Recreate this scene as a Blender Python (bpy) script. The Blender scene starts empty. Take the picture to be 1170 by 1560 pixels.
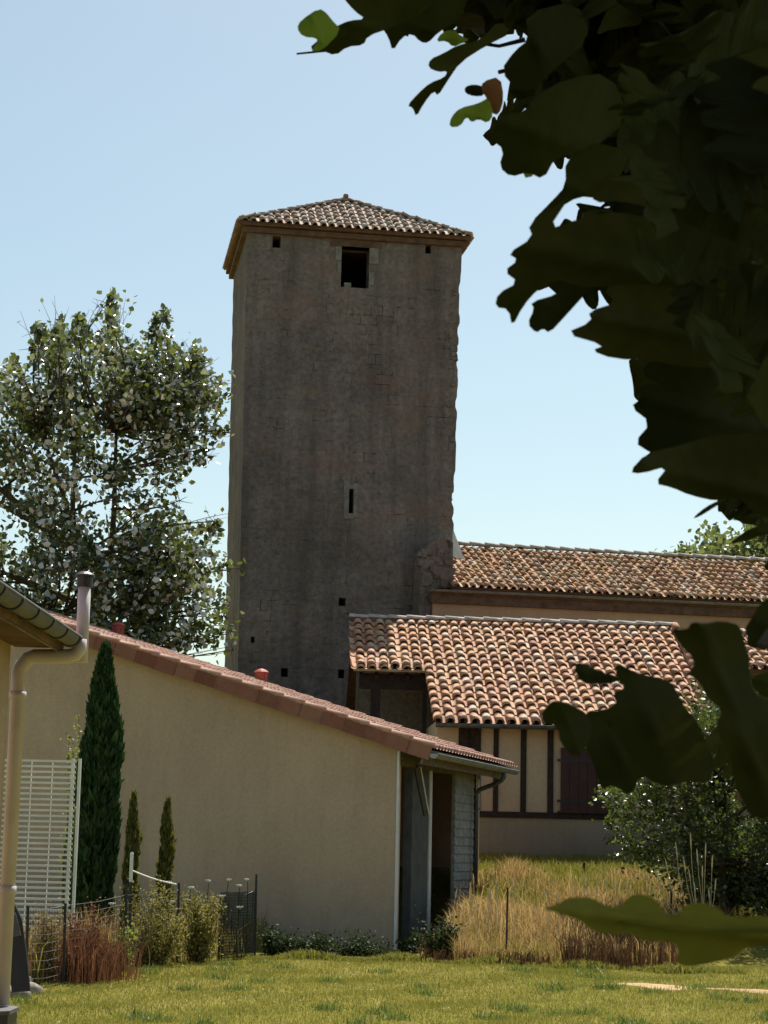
import bpy, math, random
import numpy as np
from math import sin, cos, radians, pi, sqrt, atan2
from mathutils import Vector, Matrix, Euler
random.seed(7); RNG = np.random.default_rng(7)
scene = bpy.context.scene
COL = scene.collection
F = 3000.0; CX, CY = 585.0, 780.0            # focal length and centre in photo pixels (1170 x 1560)
PITCH = radians(9.56); ROLL = 0.021; EYE = 1.6
# ---------------------------------------------------------------- camera
cd = bpy.data.cameras.new('camera'); cam = bpy.data.objects.new('camera', cd); COL.objects.link(cam)
cd.sensor_fit = 'VERTICAL'; cd.sensor_height = 24; cd.lens = 24 * F / 1560; cd.clip_start = 0.05; cd.clip_end = 2000
RM = Matrix.Rotation(pi/2 + PITCH, 3, 'X') @ Matrix.Rotation(ROLL, 3, 'Z')
cam.location = (0, 0, EYE); cam.rotation_euler = RM.to_euler(); scene.camera = cam
cd.dof.use_dof = True; cd.dof.focus_distance = 32; cd.dof.aperture_fstop = 22.0
# ---------------------------------------------------------------- light
SUN_EL, SUN_AZ = radians(59), radians(17)    # azimuth from +Y, negative = left
w = bpy.data.worlds.new('World'); scene.world = w; w.use_nodes = True
nt = w.node_tree; nt.nodes.clear()
sky = nt.nodes.new('ShaderNodeTexSky'); sky.sky_type = 'NISHITA'; sky.sun_disc = False
sky.sun_elevation = SUN_EL; sky.sun_rotation = SUN_AZ; sky.altitude = 0
sky.air_density = 1.0; sky.dust_density = 1.3; sky.ozone_density = 2.2
bg = nt.nodes.new('ShaderNodeBackground'); bg.inputs[1].default_value = 0.098
out = nt.nodes.new('ShaderNodeOutputWorld'); tn_ = nt.nodes.new('ShaderNodeMix'); tn_.data_type = 'RGBA'; tn_.blend_type = 'MULTIPLY'; tn_.inputs[0].default_value = 1; tn_.inputs[7].default_value = (0.995, 0.975, 0.80, 1)
nt.links.new(sky.outputs[0], tn_.inputs[6]); nt.links.new(tn_.outputs[2], bg.inputs[0]); nt.links.new(bg.outputs[0], out.inputs[0])
sd = bpy.data.lights.new('sun', 'SUN'); sd.energy = 4.8; sd.angle = radians(0.5); sd.color = (1, 0.95, 0.87)
sun = bpy.data.objects.new('sun', sd); COL.objects.link(sun)
SV = Vector((sin(SUN_AZ)*cos(SUN_EL), cos(SUN_AZ)*cos(SUN_EL), sin(SUN_EL)))
sun.rotation_euler = SV.to_track_quat('Z', 'Y').to_euler(); sun.location = (0, 20, 40)
scene.view_settings.view_transform = 'Standard'; scene.view_settings.look = 'None'
scene.view_settings.exposure = 0.7; scene.view_settings.gamma = 1
# ---------------------------------------------------------------- pixel helpers (measuring the photograph)
O0 = Vector((0, 0, EYE)); RMT = RM.transposed()
def ray(px, py): return (RM @ Vector(((px-CX)/F, -(py-CY)/F, -1))).normalized()
def at_y(px, py, Y): d = ray(px, py); return O0 + d*(Y/d.y)
def at_z(px, py, z): d = ray(px, py); return O0 + d*((z-EYE)/d.z)
def at_d(px, py, D): return O0 + ray(px, py)*D
def on_plane(px, py, P, n): d = ray(px, py); return O0 + d*((P-O0).dot(n)/d.dot(n))
def project(P):
    q = RMT @ (Vector(P)-O0)
    if q.z >= -0.01: return (-9999, -9999)
    return (CX + F*q.x/-q.z, CY - F*q.y/-q.z)
def project_np(P):
    q = (P-np.array(O0)) @ np.array(RM)
    z = np.where(q[:, 2] < -0.01, -q[:, 2], 1e-6)
    return np.stack([CX+F*q[:, 0]/z, CY-F*q[:, 1]/z], 1), q[:, 2] < -0.01
def along(P, D, px=None, py=None):            # distance along D from P at which the projection reaches px (or py)
    lo, hi = -60.0, 60.0; k = 0 if px is not None else 1; t = px if px is not None else py
    f = lambda s: project(P + D*s)[k] - t
    best = min((abs(f(s)), s) for s in np.linspace(0, 40, 800)) ; s = best[1]
    for step in (0.02, 0.005, 0.001):
        s = min(((abs(f(s+i*step)), s+i*step) for i in range(-6, 7)))[1]
    return s
def inside(poly, x, y):
    c = False; n = len(poly); j = n-1
    for i in range(n):
        xi, yi = poly[i]; xj, yj = poly[j]
        if (yi > y) != (yj > y) and x < (xj-xi)*(y-yi)/(yj-yi)+xi: c = not c
        j = i
    return c
def inside_np(poly, X, Y):
    c = np.zeros(len(X), bool); n = len(poly); j = n-1
    for i in range(n):
        xi, yi = poly[i]; xj, yj = poly[j]
        if yi != yj: c ^= ((yi > Y) != (yj > Y)) & (X < (xj-xi)*(Y-yi)/(yj-yi)+xi)
        j = i
    return c
def frame(deg): a = radians(deg); return Vector((cos(a), sin(a), 0)), Vector((-sin(a), cos(a), 0))
UP = Vector((0, 0, 1))
# ---------------------------------------------------------------- object helpers
ORG = {}
def tag(o, label=None, cat=None, group=None, kind=None):
    for k, v in (('label', label), ('category', cat), ('group', group), ('kind', kind)):
        if v: o[k] = v
    return o
def thing(name, label, cat, loc, group=None):
    o = bpy.data.objects.new(name, None); COL.objects.link(o); o.location = loc; o.empty_display_size = 0.3
    ORG[o.name] = Vector(loc); return tag(o, label, cat, group)
def link_mesh(me, name, mat, parent, loc):
    o = bpy.data.objects.new(name, me); COL.objects.link(o)
    if mat:
        for m in (mat if isinstance(mat, (list, tuple)) else [mat]): me.materials.append(m)
    if parent is not None: o.parent = parent; ORG[o.name] = ORG[parent.name]
    elif loc is not None: o.location = loc; ORG[o.name] = Vector(loc)
    else: ORG[o.name] = Vector((0, 0, 0))
    return o
class MB:
    def __init__(s): s.v = []; s.f = []; s.t = []; s.m = []
    def add(s, vs, fs, tint=(0.5, 0.5, 0.5), mi=0):
        b = len(s.v); s.v += [tuple(x) for x in vs]; s.f += [tuple(b+i for i in f) for f in fs]
        s.t += [tint]*len(vs); s.m += [mi]*len(fs); return s
    def box(s, P, U, V, W, u, v, w_, tint=(0.5, 0.5, 0.5), mi=0):      # ranges along three axes from P
        vs = [P+U*a+V*b+W*c for c in w_ for b in v for a in u]
        return s.add(vs, [(0, 2, 3, 1), (4, 5, 7, 6), (0, 1, 5, 4), (2, 6, 7, 3), (0, 4, 6, 2), (1, 3, 7, 5)], tint, mi)
    def extrude(s, pts, D, tint=(0.5, 0.5, 0.5), mi=0):
        n = len(pts); vs = list(pts) + [p+D for p in pts]
        return s.add(vs, [tuple(range(n)), tuple(range(2*n-1, n-1, -1))] + [(i, i+n, (i+1) % n+n, (i+1) % n) for i in range(n)], tint, mi)
    def tube(s, path, rad, n=8, cap=True, tint=(0.5, 0.5, 0.5), arc=None, mi=0):
        path = [Vector(p) for p in path]; b = []
        rs = rad if isinstance(rad, (list, tuple)) else [rad]*len(path)
        t0 = (path[1]-path[0]).normalized(); ref = UP if abs(t0.z) < 0.9 else Vector((1, 0, 0))
        X = t0.cross(ref).normalized(); vs = []
        for i, p in enumerate(path):
            t = (path[min(i+1, len(path)-1)]-path[max(i-1, 0)]).normalized()
            X = (X - t*X.dot(t)).normalized(); Y = t.cross(X)
            for k in range(n):
                a = 2*pi*k/n; vs.append(p + (X*cos(a)+Y*sin(a))*rs[i])
        fs = [(i*n+k, i*n+(k+1) % n, (i+1)*n+(k+1) % n, (i+1)*n+k) for i in range(len(path)-1) for k in range(n)]
        if cap: fs += [tuple(range(n-1, -1, -1)), tuple(range((len(path)-1)*n, len(path)*n))]
        return s.add(vs, fs, tint, mi)
    def gutter(s, A, B, r, out_dir, th=0.006, n=8):                    # open half-round channel from A to B
        for rr in (r, r-th):
            vs = []
            for p in (A, B):
                for k in range(n+1):
                    a = pi*k/n; vs.append(p + out_dir*(cos(a)*rr) - UP*(sin(a)*rr))
            s.add(vs, [(k, k+1, n+2+k, n+1+k) for k in range(n)])
        for p, q in ((A, B),):
            for sg in (1, -1):
                s.tube([p+out_dir*sg*r, q+out_dir*sg*r], 0.008 if sg > 0 else 0.004, 6)
        for p in (A, B):
            s.add([p+out_dir*(cos(pi*k/n)*r)-UP*(sin(pi*k/n)*r) for k in range(n+1)], [tuple(range(n+1))])
        return s
    def build(s, name, mat, parent=None, loc=None, smooth=False, auto=None):
        me = bpy.data.meshes.new(name); org = ORG[parent.name] if parent is not None else (Vector(loc) if loc is not None else Vector((0, 0, 0)))
        V = np.array(s.v, float) - np.array(org)
        me.from_pydata([tuple(p) for p in V], [], s.f)
        ca = me.color_attributes.new('tint', 'FLOAT_COLOR', 'POINT')
        T = np.ones((len(s.v), 4), np.float32); T[:, :3] = np.array(s.t); ca.data.foreach_set('color', T.ravel())
        if any(s.m): me.polygons.foreach_set('material_index', s.m)
        if smooth: me.polygons.foreach_set('use_smooth', [True]*len(s.f))
        me.update()
        return link_mesh(me, name, mat, parent, loc)
def np_mesh(name, V, Fc, T, mat, parent=None, loc=None, smooth=False):    # Fc: (m,k) constant-size faces
    me = bpy.data.meshes.new(name); org = ORG[parent.name] if parent is not None else (Vector(loc) if loc is not None else Vector((0, 0, 0)))
    V = (V - np.array(org)).astype(np.float32); m, k = Fc.shape
    me.vertices.add(len(V)); me.vertices.foreach_set('co', V.ravel())
    me.loops.add(m*k); me.loops.foreach_set('vertex_index', Fc.astype(np.int32).ravel())
    me.polygons.add(m); me.polygons.foreach_set('loop_start', np.arange(0, m*k, k, dtype=np.int32))
    if smooth: me.polygons.foreach_set('use_smooth', np.ones(m, bool))
    me.update(calc_edges=True)
    ca = me.color_attributes.new('tint', 'FLOAT_COLOR', 'POINT'); C4 = np.ones((len(V), 4), np.float32); C4[:, :3] = T
    ca.data.foreach_set('color', C4.ravel()); me.validate()
    return link_mesh(me, name, mat, parent, loc)
# ---------------------------------------------------------------- materials
def newmat(name):
    m = bpy.data.materials.new(name); m.use_nodes = True; n = m.node_tree; b = n.nodes['Principled BSDF']; return m, n, b
def N(n, t, **kw):
    x = n.nodes.new(t)
    for k, v in kw.items():
        if k in x.inputs: x.inputs[k].default_value = v
        else: setattr(x, k, v)
    return x
def coords(n, scale=(1, 1, 1)):
    g = n.nodes.new('ShaderNodeNewGeometry'); mp = n.nodes.new('ShaderNodeMapping'); n.links.new(g.outputs['Position'], mp.inputs[0])
    mp.inputs['Scale'].default_value = scale; return mp.outputs[0]
def ramp(n, fac, stops, interp='LINEAR'):
    r = n.nodes.new('ShaderNodeValToRGB'); n.links.new(fac, r.inputs[0]); e = r.color_ramp.elements; r.color_ramp.interpolation = interp
    while len(e) < len(stops): e.new(0.5)
    for x, (p, c) in zip(e, stops): x.position = p; x.color = (*c, 1) if len(c) == 3 else c
    return r.outputs[0]
def mix(n, fac, a, b, mode='MIX'):
    x = n.nodes.new('ShaderNodeMix'); x.data_type = 'RGBA'; x.blend_type = mode
    for sock, val in ((x.inputs[0], fac), (x.inputs[6], a), (x.inputs[7], b)):
        if isinstance(val, (int, float)): sock.default_value = val
        elif isinstance(val, tuple): sock.default_value = (*val, 1)
        else: n.links.new(val, sock)
    return x.outputs[2]
def noise(n, co, s, d=4, r=0.6):
    x = N(n, 'ShaderNodeTexNoise', Scale=s, Detail=d, Roughness=r); n.links.new(co, x.inputs['Vector']); return x.outputs[0]
def bump(n, b, h, dist=0.02, st=0.6):
    x = N(n, 'ShaderNodeBump', Strength=st, Distance=dist); n.links.new(h, x.inputs['Height']); n.links.new(x.outputs[0], b.inputs['Normal'])
def simple(name, col, rough=0.7, metal=0, var=0.25, sc=8, bd=0.004, spec=0.5):
    m, n, b = newmat(name); co = coords(n); f = noise(n, co, sc)
    d = tuple(c*(1-var) for c in col); l = tuple(min(1, c*(1+var)) for c in col)
    n.links.new(ramp(n, f, [(0.3, d), (0.7, l)]), b.inputs['Base Color'])
    b.inputs['Roughness'].default_value = rough; b.inputs['Metallic'].default_value = metal; b.inputs['Specular IOR Level'].default_value = spec
    bump(n, b, noise(n, co, sc*4), bd, 0.5); return m
def tintnode(n):
    a = n.nodes.new('ShaderNodeAttribute'); a.attribute_name = 'tint'; s = n.nodes.new('ShaderNodeSeparateColor'); n.links.new(a.outputs[0], s.inputs[0]); return s.outputs
def tile_mat(name, stops, lichen=0.35, pale=0.4, rough=0.85):
    m, n, b = newmat(name); t = tintnode(n); co = coords(n)
    c = ramp(n, t[0], stops)
    nf = noise(n, co, 6, 5, 0.7)
    c = mix(n, ramp(n, nf, [(0.45, (0, 0, 0)), (0.7, (pale,)*3)]), c, (0.42, 0.36, 0.30))
    l = noise(n, co, 2.3, 5, 0.75)
    c = mix(n, ramp(n, l, [(0.5, (0, 0, 0)), (0.66, (lichen,)*3)]), c, (0.36, 0.22, 0.05))
    k = noise(n, co, 11, 5, 0.75)
    c = mix(n, ramp(n, k, [(0.52, (0, 0, 0)), (0.68, (0.4,)*3)]), c, (0.10, 0.065, 0.045))
    n.links.new(c, b.inputs['Base Color']); b.inputs['Roughness'].default_value = rough; b.inputs['Specular IOR Level'].default_value = 0.3
    bump(n, b, noise(n, co, 40), 0.006, 0.7); return m
def plaster(name, col, dirt=(0.2, 0.17, 0.13), dirtamt=0.35, z0=0.0, zr=0.8, var=0.12):
    m, n, b = newmat(name); co = coords(n); big = noise(n, coords(n, (0.5, 0.5, 0.25)), 1.2, 5)
    c = ramp(n, big, [(0.3, tuple(x*(1-var) for x in col)), (0.7, tuple(x*(1+var) for x in col))])
    st = noise(n, coords(n, (3, 3, 0.25)), 2.0, 4, 0.65)
    c = mix(n, ramp(n, st, [(0.5, (0, 0, 0)), (0.8, (dirtamt,)*3)]), c, dirt)
    c = mix(n, 0.55, c, ramp(n, noise(n, co, 22, 5, 0.8), [(0.3, (0.38,)*3), (0.7, (0.62,)*3)]), 'OVERLAY')
    c = mix(n, 0.5, c, ramp(n, noise(n, co, 0.35, 3, 0.5), [(0.4, (0.43,)*3), (0.6, (0.57,)*3)]), 'OVERLAY')
    # splash-back stain along the foot of the wall
    g = n.nodes.new('ShaderNodeNewGeometry'); s = n.nodes.new('ShaderNodeSeparateXYZ'); n.links.new(g.outputs['Position'], s.inputs[0])
    mr = N(n, 'ShaderNodeMapRange'); n.links.new(s.outputs[2], mr.inputs[0]); mr.inputs[1].default_value = z0; mr.inputs[2].default_value = z0+zr; mr.inputs[3].default_value = 0.75; mr.inputs[4].default_value = 0
    mm = n.nodes.new('ShaderNodeMath'); mm.operation = 'MULTIPLY'; n.links.new(mr.outputs[0], mm.inputs[0]); n.links.new(noise(n, co, 3), mm.inputs[1])
    c = mix(n, mm.outputs[0], c, dirt)
    n.links.new(c, b.inputs['Base Color']); b.inputs['Roughness'].default_value = 0.95; b.inputs['Specular IOR Level'].default_value = 0.1
    bump(n, b, noise(n, co, 60, 3), 0.006, 0.6); return m
def leaf_mat(name, dark, light, trans=0.35, rough=0.45, spec=0.5, tcol=None, veins=False):
    m, n, b = newmat(name); t = tintnode(n); c = ramp(n, t[0], [(0, dark), (1, light)])
    if veins:
        co = coords(n); c = mix(n, ramp(n, noise(n, co, 30, 4), [(0.4, (0, 0, 0)), (0.75, (0.5,)*3)]), c, tuple(x*0.6 for x in dark))
    n.links.new(c, b.inputs['Base Color']); b.inputs['Roughness'].default_value = rough; b.inputs['Specular IOR Level'].default_value = spec
    tr = n.nodes.new('ShaderNodeBsdfTranslucent'); tc = mix(n, 0.6, c, tcol or tuple(min(1, x*1.8) for x in light)); n.links.new(tc, tr.inputs[0])
    ms = n.nodes.new('ShaderNodeMixShader'); ms.inputs[0].default_value = trans
    n.links.new(b.outputs[0], ms.inputs[1]); n.links.new(tr.outputs[0], ms.inputs[2]); n.links.new(ms.outputs[0], n.nodes['Material Output'].inputs[0]); return m
def stone_mat(name, tint=(1, 1, 1)):
    m, n, b = newmat(name); co = coords(n)
    tc = n.nodes.new('ShaderNodeAttribute'); tc.attribute_name = 'wallco'      # metres along the wall and up
    br = n.nodes.new('ShaderNodeTexBrick'); n.links.new(tc.outputs['Vector'], br.inputs[0])
    br.inputs['Scale'].default_value = 1.0; br.inputs['Brick Width'].default_value = 0.42; br.inputs['Row Height'].default_value = 0.26
    br.inputs['Mortar Size'].default_value = 0.012; br.inputs['Mortar Smooth'].default_value = 0.6; br.offset = 0.37; br.squash = 0.7; br.squash_frequency = 3
    br.inputs['Color1'].default_value = (0.25, 0.25, 0.25, 1); br.inputs['Color2'].default_value = (0.75, 0.75, 0.75, 1); br.inputs['Mortar'].default_value = (0.5, 0.5, 0.5, 1)
    n1 = noise(n, co, 0.45, 6, 0.65)
    base = ramp(n, n1, [(0.3, (0.115, 0.10, 0.087)), (0.5, (0.165, 0.145, 0.125)), (0.68, (0.21, 0.18, 0.15))])
    base = mix(n, 0.16, base, br.outputs[0], 'OVERLAY')
    fine = noise(n, co, 9, 6, 0.75)
    base = mix(n, 0.75, base, ramp(n, fine, [(0.3, (0.25,)*3), (0.7, (0.75,)*3)]), 'OVERLAY')
    st = noise(n, coords(n, (1.6, 1.6, 0.12)), 1.4, 5, 0.6)                    # rain streaks
    base = mix(n, ramp(n, st, [(0.46, (0, 0, 0)), (0.66, (0.55,)*3)]), base, (0.075, 0.067, 0.06))
    red = noise(n, coords(n, (1, 1, 1.5)), 0.7, 4)
    base = mix(n, ramp(n, red, [(0.52, (0, 0, 0)), (0.72, (0.45,)*3)]), base, (0.21, 0.13, 0.09))
    # open joints appear only where the render has fallen
    msk = ramp(n, noise(n, co, 0.8, 5, 0.7), [(0.5, (0, 0, 0)), (0.6, (1, 1, 1))])
    mo = n.nodes.new('ShaderNodeMath'); mo.operation = 'MULTIPLY'; n.links.new(br.outputs['Fac'], mo.inputs[0]); n.links.new(msk, mo.inputs[1])
    m2 = n.nodes.new('ShaderNodeMath'); m2.operation = 'MULTIPLY'; n.links.new(mo.outputs[0], m2.inputs[0]); n.links.new(ramp(n, noise(n, co, 5, 2), [(0.5, (0, 0, 0)), (0.6, (0.7,)*3)]), m2.inputs[1])
    base = mix(n, m2.outputs[0], base, (0.03, 0.026, 0.022))
    base = mix(n, 1.0, base, tint, 'MULTIPLY')
    n.links.new(base, b.inputs['Base Color']); b.inputs['Roughness'].default_value = 1; b.inputs['Specular IOR Level'].default_value = 0.1
    ad = n.nodes.new('ShaderNodeMath'); ad.operation = 'SUBTRACT'; n.links.new(fine, ad.inputs[0]); n.links.new(m2.outputs[0], ad.inputs[1])
    bump(n, b, ad.outputs[0], 0.05, 0.8); return m
OLD = [(0, (0.26, 0.12, 0.07)), (0.2, (0.40, 0.20, 0.12)), (0.45, (0.50, 0.28, 0.17)), (0.7, (0.47, 0.23, 0.11)), (0.85, (0.48, 0.31, 0.2)), (1, (0.53, 0.38, 0.27))]
M_tile_house = tile_mat('old_canal_tile', OLD, 0.4, 0.32)
M_tile_church = tile_mat('church_canal_tile', [(0, (0.20, 0.09, 0.05)), (0.3, (0.40, 0.19, 0.09)), (0.6, (0.46, 0.26, 0.13)), (0.85, (0.42, 0.30, 0.19)), (1, (0.5, 0.38, 0.28))], 0.7, 0.4)
M_tile_tower = tile_mat('tower_canal_tile', [(0, (0.36, 0.22, 0.16)), (0.5, (0.48, 0.33, 0.24)), (0.8, (0.42, 0.36, 0.30)), (1, (0.56, 0.48, 0.40))], 0.25, 0.7)
M_tile_new = tile_mat('pink_clay_tile', [(0, (0.40, 0.20, 0.15)), (0.5, (0.47, 0.27, 0.20)), (1, (0.52, 0.33, 0.25))], 0.05, 0.35)
M_verge = tile_mat('red_verge_tile', [(0, (0.20, 0.07, 0.045)), (0.5, (0.26, 0.10, 0.065)), (1, (0.31, 0.14, 0.09))], 0.0, 0.1)
M_stone = stone_mat('tower_render', (1.18, 1.12, 1.18))
M_stone_pale = simple('pale_mortar', (0.21, 0.195, 0.17), 1, 0, 0.3, 6, 0.01, 0.1)
M_shed = plaster('shed_plaster', (0.52, 0.375, 0.255), (0.17, 0.15, 0.12), 0.18, 0.0, 1.3)
M_house = plaster('house_plaster', (0.49, 0.37, 0.255), (0.25, 0.2, 0.14), 0.2, 1.2, 0.4)
M_plinth = plaster('plinth_plaster', (0.30, 0.245, 0.18), (0.15, 0.12, 0.1), 0.3, 1.2, 0.9)
M_nave = plaster('nave_plaster', (0.44, 0.29, 0.19), (0.3, 0.2, 0.14), 0.3, -5, 0.5)
M_near = plaster('near_plaster', (0.37, 0.27, 0.18), (0.3, 0.22, 0.12), 0.2, -5, 0.5)
M_timber = simple('dark_timber', (0.035, 0.024, 0.02), 0.8, 0, 0.4, 10, 0.006, 0.2)
M_oldwood = simple('weathered_wood', (0.19, 0.165, 0.14), 0.9, 0, 0.3, 10, 0.006, 0.2)
M_brownwood = simple('brown_wood', (0.13, 0.075, 0.05), 0.85, 0, 0.35, 5, 0.006, 0.2)
M_greywood = simple('grey_cladding', (0.30, 0.30, 0.28), 0.9, 0, 0.3, 7, 0.006, 0.2)
M_greypost = simple('grey_panel', (0.105, 0.107, 0.105), 0.8, 0, 0.25, 5, 0.004, 0.2)
M_shutter = simple('oxblood_paint', (0.045, 0.010, 0.008), 0.6, 0, 0.3, 6, 0.003)
M_zinc = simple('zinc', (0.34, 0.35, 0.34), 0.45, 0.6, 0.25, 6, 0.002)
M_darkzinc = simple('dark_zinc', (0.09, 0.10, 0.105), 0.5, 0.4, 0.3, 6, 0.002)
M_greygutter = simple('grey_gutter', (0.075, 0.075, 0.08), 0.6, 0.0, 0.3, 9, 0.003)
M_cream = simple('cream_pvc', (0.52, 0.455, 0.46), 0.5, 0, 0.12, 5, 0.001)
M_white = simple('white_paint', (0.70, 0.69, 0.65), 0.5, 0, 0.1, 5, 0.001)
M_black = simple('black_metal', (0.02, 0.02, 0.022), 0.5, 0, 0.3, 8, 0.001)
M_redclay = simple('red_vent', (0.36, 0.055, 0.04), 0.6, 0, 0.2, 10, 0.002)
M_ridge = simple('mortared_ridge', (0.50, 0.44, 0.38), 0.9, 0, 0.35, 5, 0.01, 0.2)
M_bark = simple('bark', (0.09, 0.07, 0.05), 0.95, 0, 0.4, 12, 0.02, 0.1)
M_net = simple('dark_net', (0.012, 0.025, 0.02), 0.7, 0, 0.3, 9, 0.001)
M_bone = simple('plastic_rope', (0.62, 0.62, 0.58), 0.6, 0, 0.1, 9, 0.001)
M_rock = simple('stones', (0.28, 0.25, 0.2), 0.95, 0, 0.35, 9, 0.01, 0.1)
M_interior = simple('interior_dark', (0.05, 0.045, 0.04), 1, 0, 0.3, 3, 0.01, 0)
ROOF_UNDER = simple('roof_underlay', (0.14, 0.08, 0.055), 0.95, 0, 0.3, 6, 0.005, 0.1)
# ---------------------------------------------------------------- roof tiles
def tiles(mb, O, U, D, Nn, poly, spacing, expo, r, rise=0.03, jit=1.0, seg=6, lift=0.0):
    """canal tiles over a plane: O origin, U along the eave, D up the slope, Nn outward; poly in (u, t)"""
    us = [p[0] for p in poly]; ts = [p[1] for p in poly]
    nc = int((max(us)-min(us))/spacing)+2; nr = int((max(ts)-min(ts))/expo)+2
    for kind in (0, 1):
        for c in range(-1, nc):
            uc = min(us) + (c+0.5+(0.5 if kind else 0))*spacing; wob = random.gauss(0, 0.008)*jit
            for k in range(-1, nr):
                t0 = min(ts)+k*expo + random.gauss(0, 0.012)*jit; tc = t0+expo*0.5
                if not inside(poly, uc, max(tc, min(ts)+0.02)): continue
                t0 = max(t0, min(ts)-0.05) if k < 0 else t0
                du = wob + random.gauss(0, 0.006)*jit; yaw = random.gauss(0, 0.02)*jit; tl = expo*1.25
                tint = (random.random(), random.random(), random.random()); vs = []
                hj = random.gauss(0, 0.004)*jit
                if kind == 0:       # cover, wide end down-slope
                    for (tt, rr, h) in ((t0, r, rise+0.012), (t0+tl, r*0.82, 0.0)):
                        for i in range(seg+1):
                            a = pi*i/seg
                            vs.append(O+U*(uc+du+cos(a)*rr+yaw*(tt-t0))+D*tt+Nn*(h+hj+lift+sin(a)*rr*0.85))
                    for i in range(seg+1):
                        a = pi*i/seg; vs.append(O+U*(uc+du+cos(a)*(r-0.014))+D*t0+Nn*(rise+0.012+hj+lift+sin(a)*(r-0.016)*0.85))
                    for i in range(seg+1):
                        a = pi*i/seg; vs.append(O+U*(uc+du+cos(a)*(r-0.014))+D*(t0+tl*0.6)+Nn*(rise+0.004+hj+lift+sin(a)*(r-0.016)*0.85))
                    s1 = seg+1
                    fs = [(i, i+1, s1+i+1, s1+i) for i in range(seg)] + [(i+1, i, 2*s1+i, 2*s1+i+1) for i in range(seg)] + [(2*s1+i+1, 2*s1+i, 3*s1+i, 3*s1+i+1) for i in range(seg)]
                else:               # channel
                    tt0 = t0 - (0.05 if k <= 0 else 0)
                    for (tt, rr, h) in ((tt0, r*0.8, 0.012), (t0+tl, r, 0.0)):
                        for i in range(seg+1):
                            a = pi*i/seg; vs.append(O+U*(uc+du+cos(a)*rr)+D*tt+Nn*(h+lift+r*0.75-sin(a)*rr*0.7))
                    fs = [(i+1, i, seg+1+i, seg+2+i) for i in range(seg)]
                mb.add(vs, fs, tint)
def ridge_caps(mb, A, B, r, step=0.4, side=None, up=UP):
    L = (B-A).length; D = (B-A)/L; S = D.cross(up).normalized(); n = max(1, int(L/step)); W = S.cross(D).normalized()
    if W.z < 0: W = -W
    for k in range(n):
        t0 = L*k/n-0.02; t1 = L*(k+1)/n+0.05; tint = (random.random(),)*3; vs = []; j = random.gauss(0, 0.008)
        for (t, rr, h) in ((t0, r, 0.02), (t1, r*0.85, 0.0)):
            for i in range(9):
                a = pi*i/8; vs.append(A+D*t+S*(cos(a)*rr+j)+W*(sin(a)*rr*0.8+h-0.02))
        mb.add(vs, [(i, i+1, 10+i, 9+i) for i in range(8)]+[tuple(range(8, -1, -1))], tint)
def slab(mb, O, U, D, Nn, poly, top, thick):
    mb.extrude([O+U*u+D*t+Nn*top for u, t in poly], -Nn*thick)
# ---------------------------------------------------------------- blades and leaves
def basis_np(n):
    th = RNG.uniform(0, 2*pi, n); z = RNG.uniform(-1, 1, n); r = np.sqrt(1-z*z)
    a = np.stack([r*np.cos(th), r*np.sin(th), z], 1)
    b = RNG.normal(size=(n, 3)); b -= (b*a).sum(1, keepdims=True)*a; b /= np.linalg.norm(b, axis=1, keepdims=True)
    return a, b, np.cross(a, b)
def blades(name, P, H, Wd, lean, tint, mat, seg=1, droop=0.0, **kw):
    n = len(P); th = RNG.uniform(0, 2*pi, n); s = np.stack([np.cos(th), np.sin(th), np.zeros(n)], 1)
    ph = RNG.uniform(0, 2*pi, n); L = np.stack([np.cos(ph), np.sin(ph), np.zeros(n)], 1)*(np.abs(RNG.normal(0, lean, n))*H)[:, None]
    up = np.zeros((n, 3)); up[:, 2] = H
    hw = (Wd/2)[:, None]
    if seg == 1:
        V = np.stack([P-s*hw, P+s*hw, P+up+L], 1).reshape(-1, 3); Fc = np.arange(3*n).reshape(-1, 3); T = np.repeat(tint, 3, 0)
    else:
        mid = P+up*0.6+L*0.35; tip = P+up*(1-droop)+L*1.3
        V = np.stack([P-s*hw, P+s*hw, mid-s*hw*0.8, mid+s*hw*0.8, tip], 1).reshape(-1, 3); b = np.arange(n)*5
        Fc = np.concatenate([np.stack([b, b+1, b+3], 1), np.stack([b, b+3, b+2], 1), np.stack([b+2, b+3, b+4], 1)]); T = np.repeat(tint, 5, 0)
    return np_mesh(name, V, Fc, T, mat, **kw)
def leaves_np(P, size, tint, flat=0.0, A=None):
    """folded pointed leaves: 6 vertices, 4 triangles"""
    n = len(P); a, b, c = basis_np(n)
    if A is not None: a = A; b = RNG.normal(size=(n, 3)); b -= (b*a).sum(1, keepdims=True)*a; b /= np.linalg.norm(b, axis=1, keepdims=True); c = np.cross(a, b)
    s = size[:, None]
    base = P-a*s*0.5; tip = P+a*s*0.5; l1 = P-a*s*0.12+b*s*0.36+c*s*0.1; r1 = P-a*s*0.12-b*s*0.36+c*s*0.1; l2 = P+a*s*0.2+b*s*0.25+c*s*0.1; r2 = P+a*s*0.2-b*s*0.25+c*s*0.1
    V = np.stack([base, l1, l2, tip, r2, r1], 1).reshape(-1, 3); k = np.arange(n)*6
    Fc = np.concatenate([np.stack([k, k+3, k+2, k+1], 1), np.stack([k, k+5, k+4, k+3], 1)])
    return V, Fc, np.repeat(tint, 6, 0)
def tints(n, lo=0, hi=1): return np.stack([RNG.uniform(lo, hi, n), RNG.uniform(0, 1, n), RNG.uniform(0, 1, n)], 1)
def curve_pts(A, B, sag, n=6):
    A, B = Vector(A), Vector(B); w_ = Vector((random.gauss(0, 1), random.gauss(0, 1), random.gauss(0, 0.5)))*(B-A).length*sag
    return [A.lerp(B, i/(n-1)) + w_*sin(pi*i/(n-1)) for i in range(n)]
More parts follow.
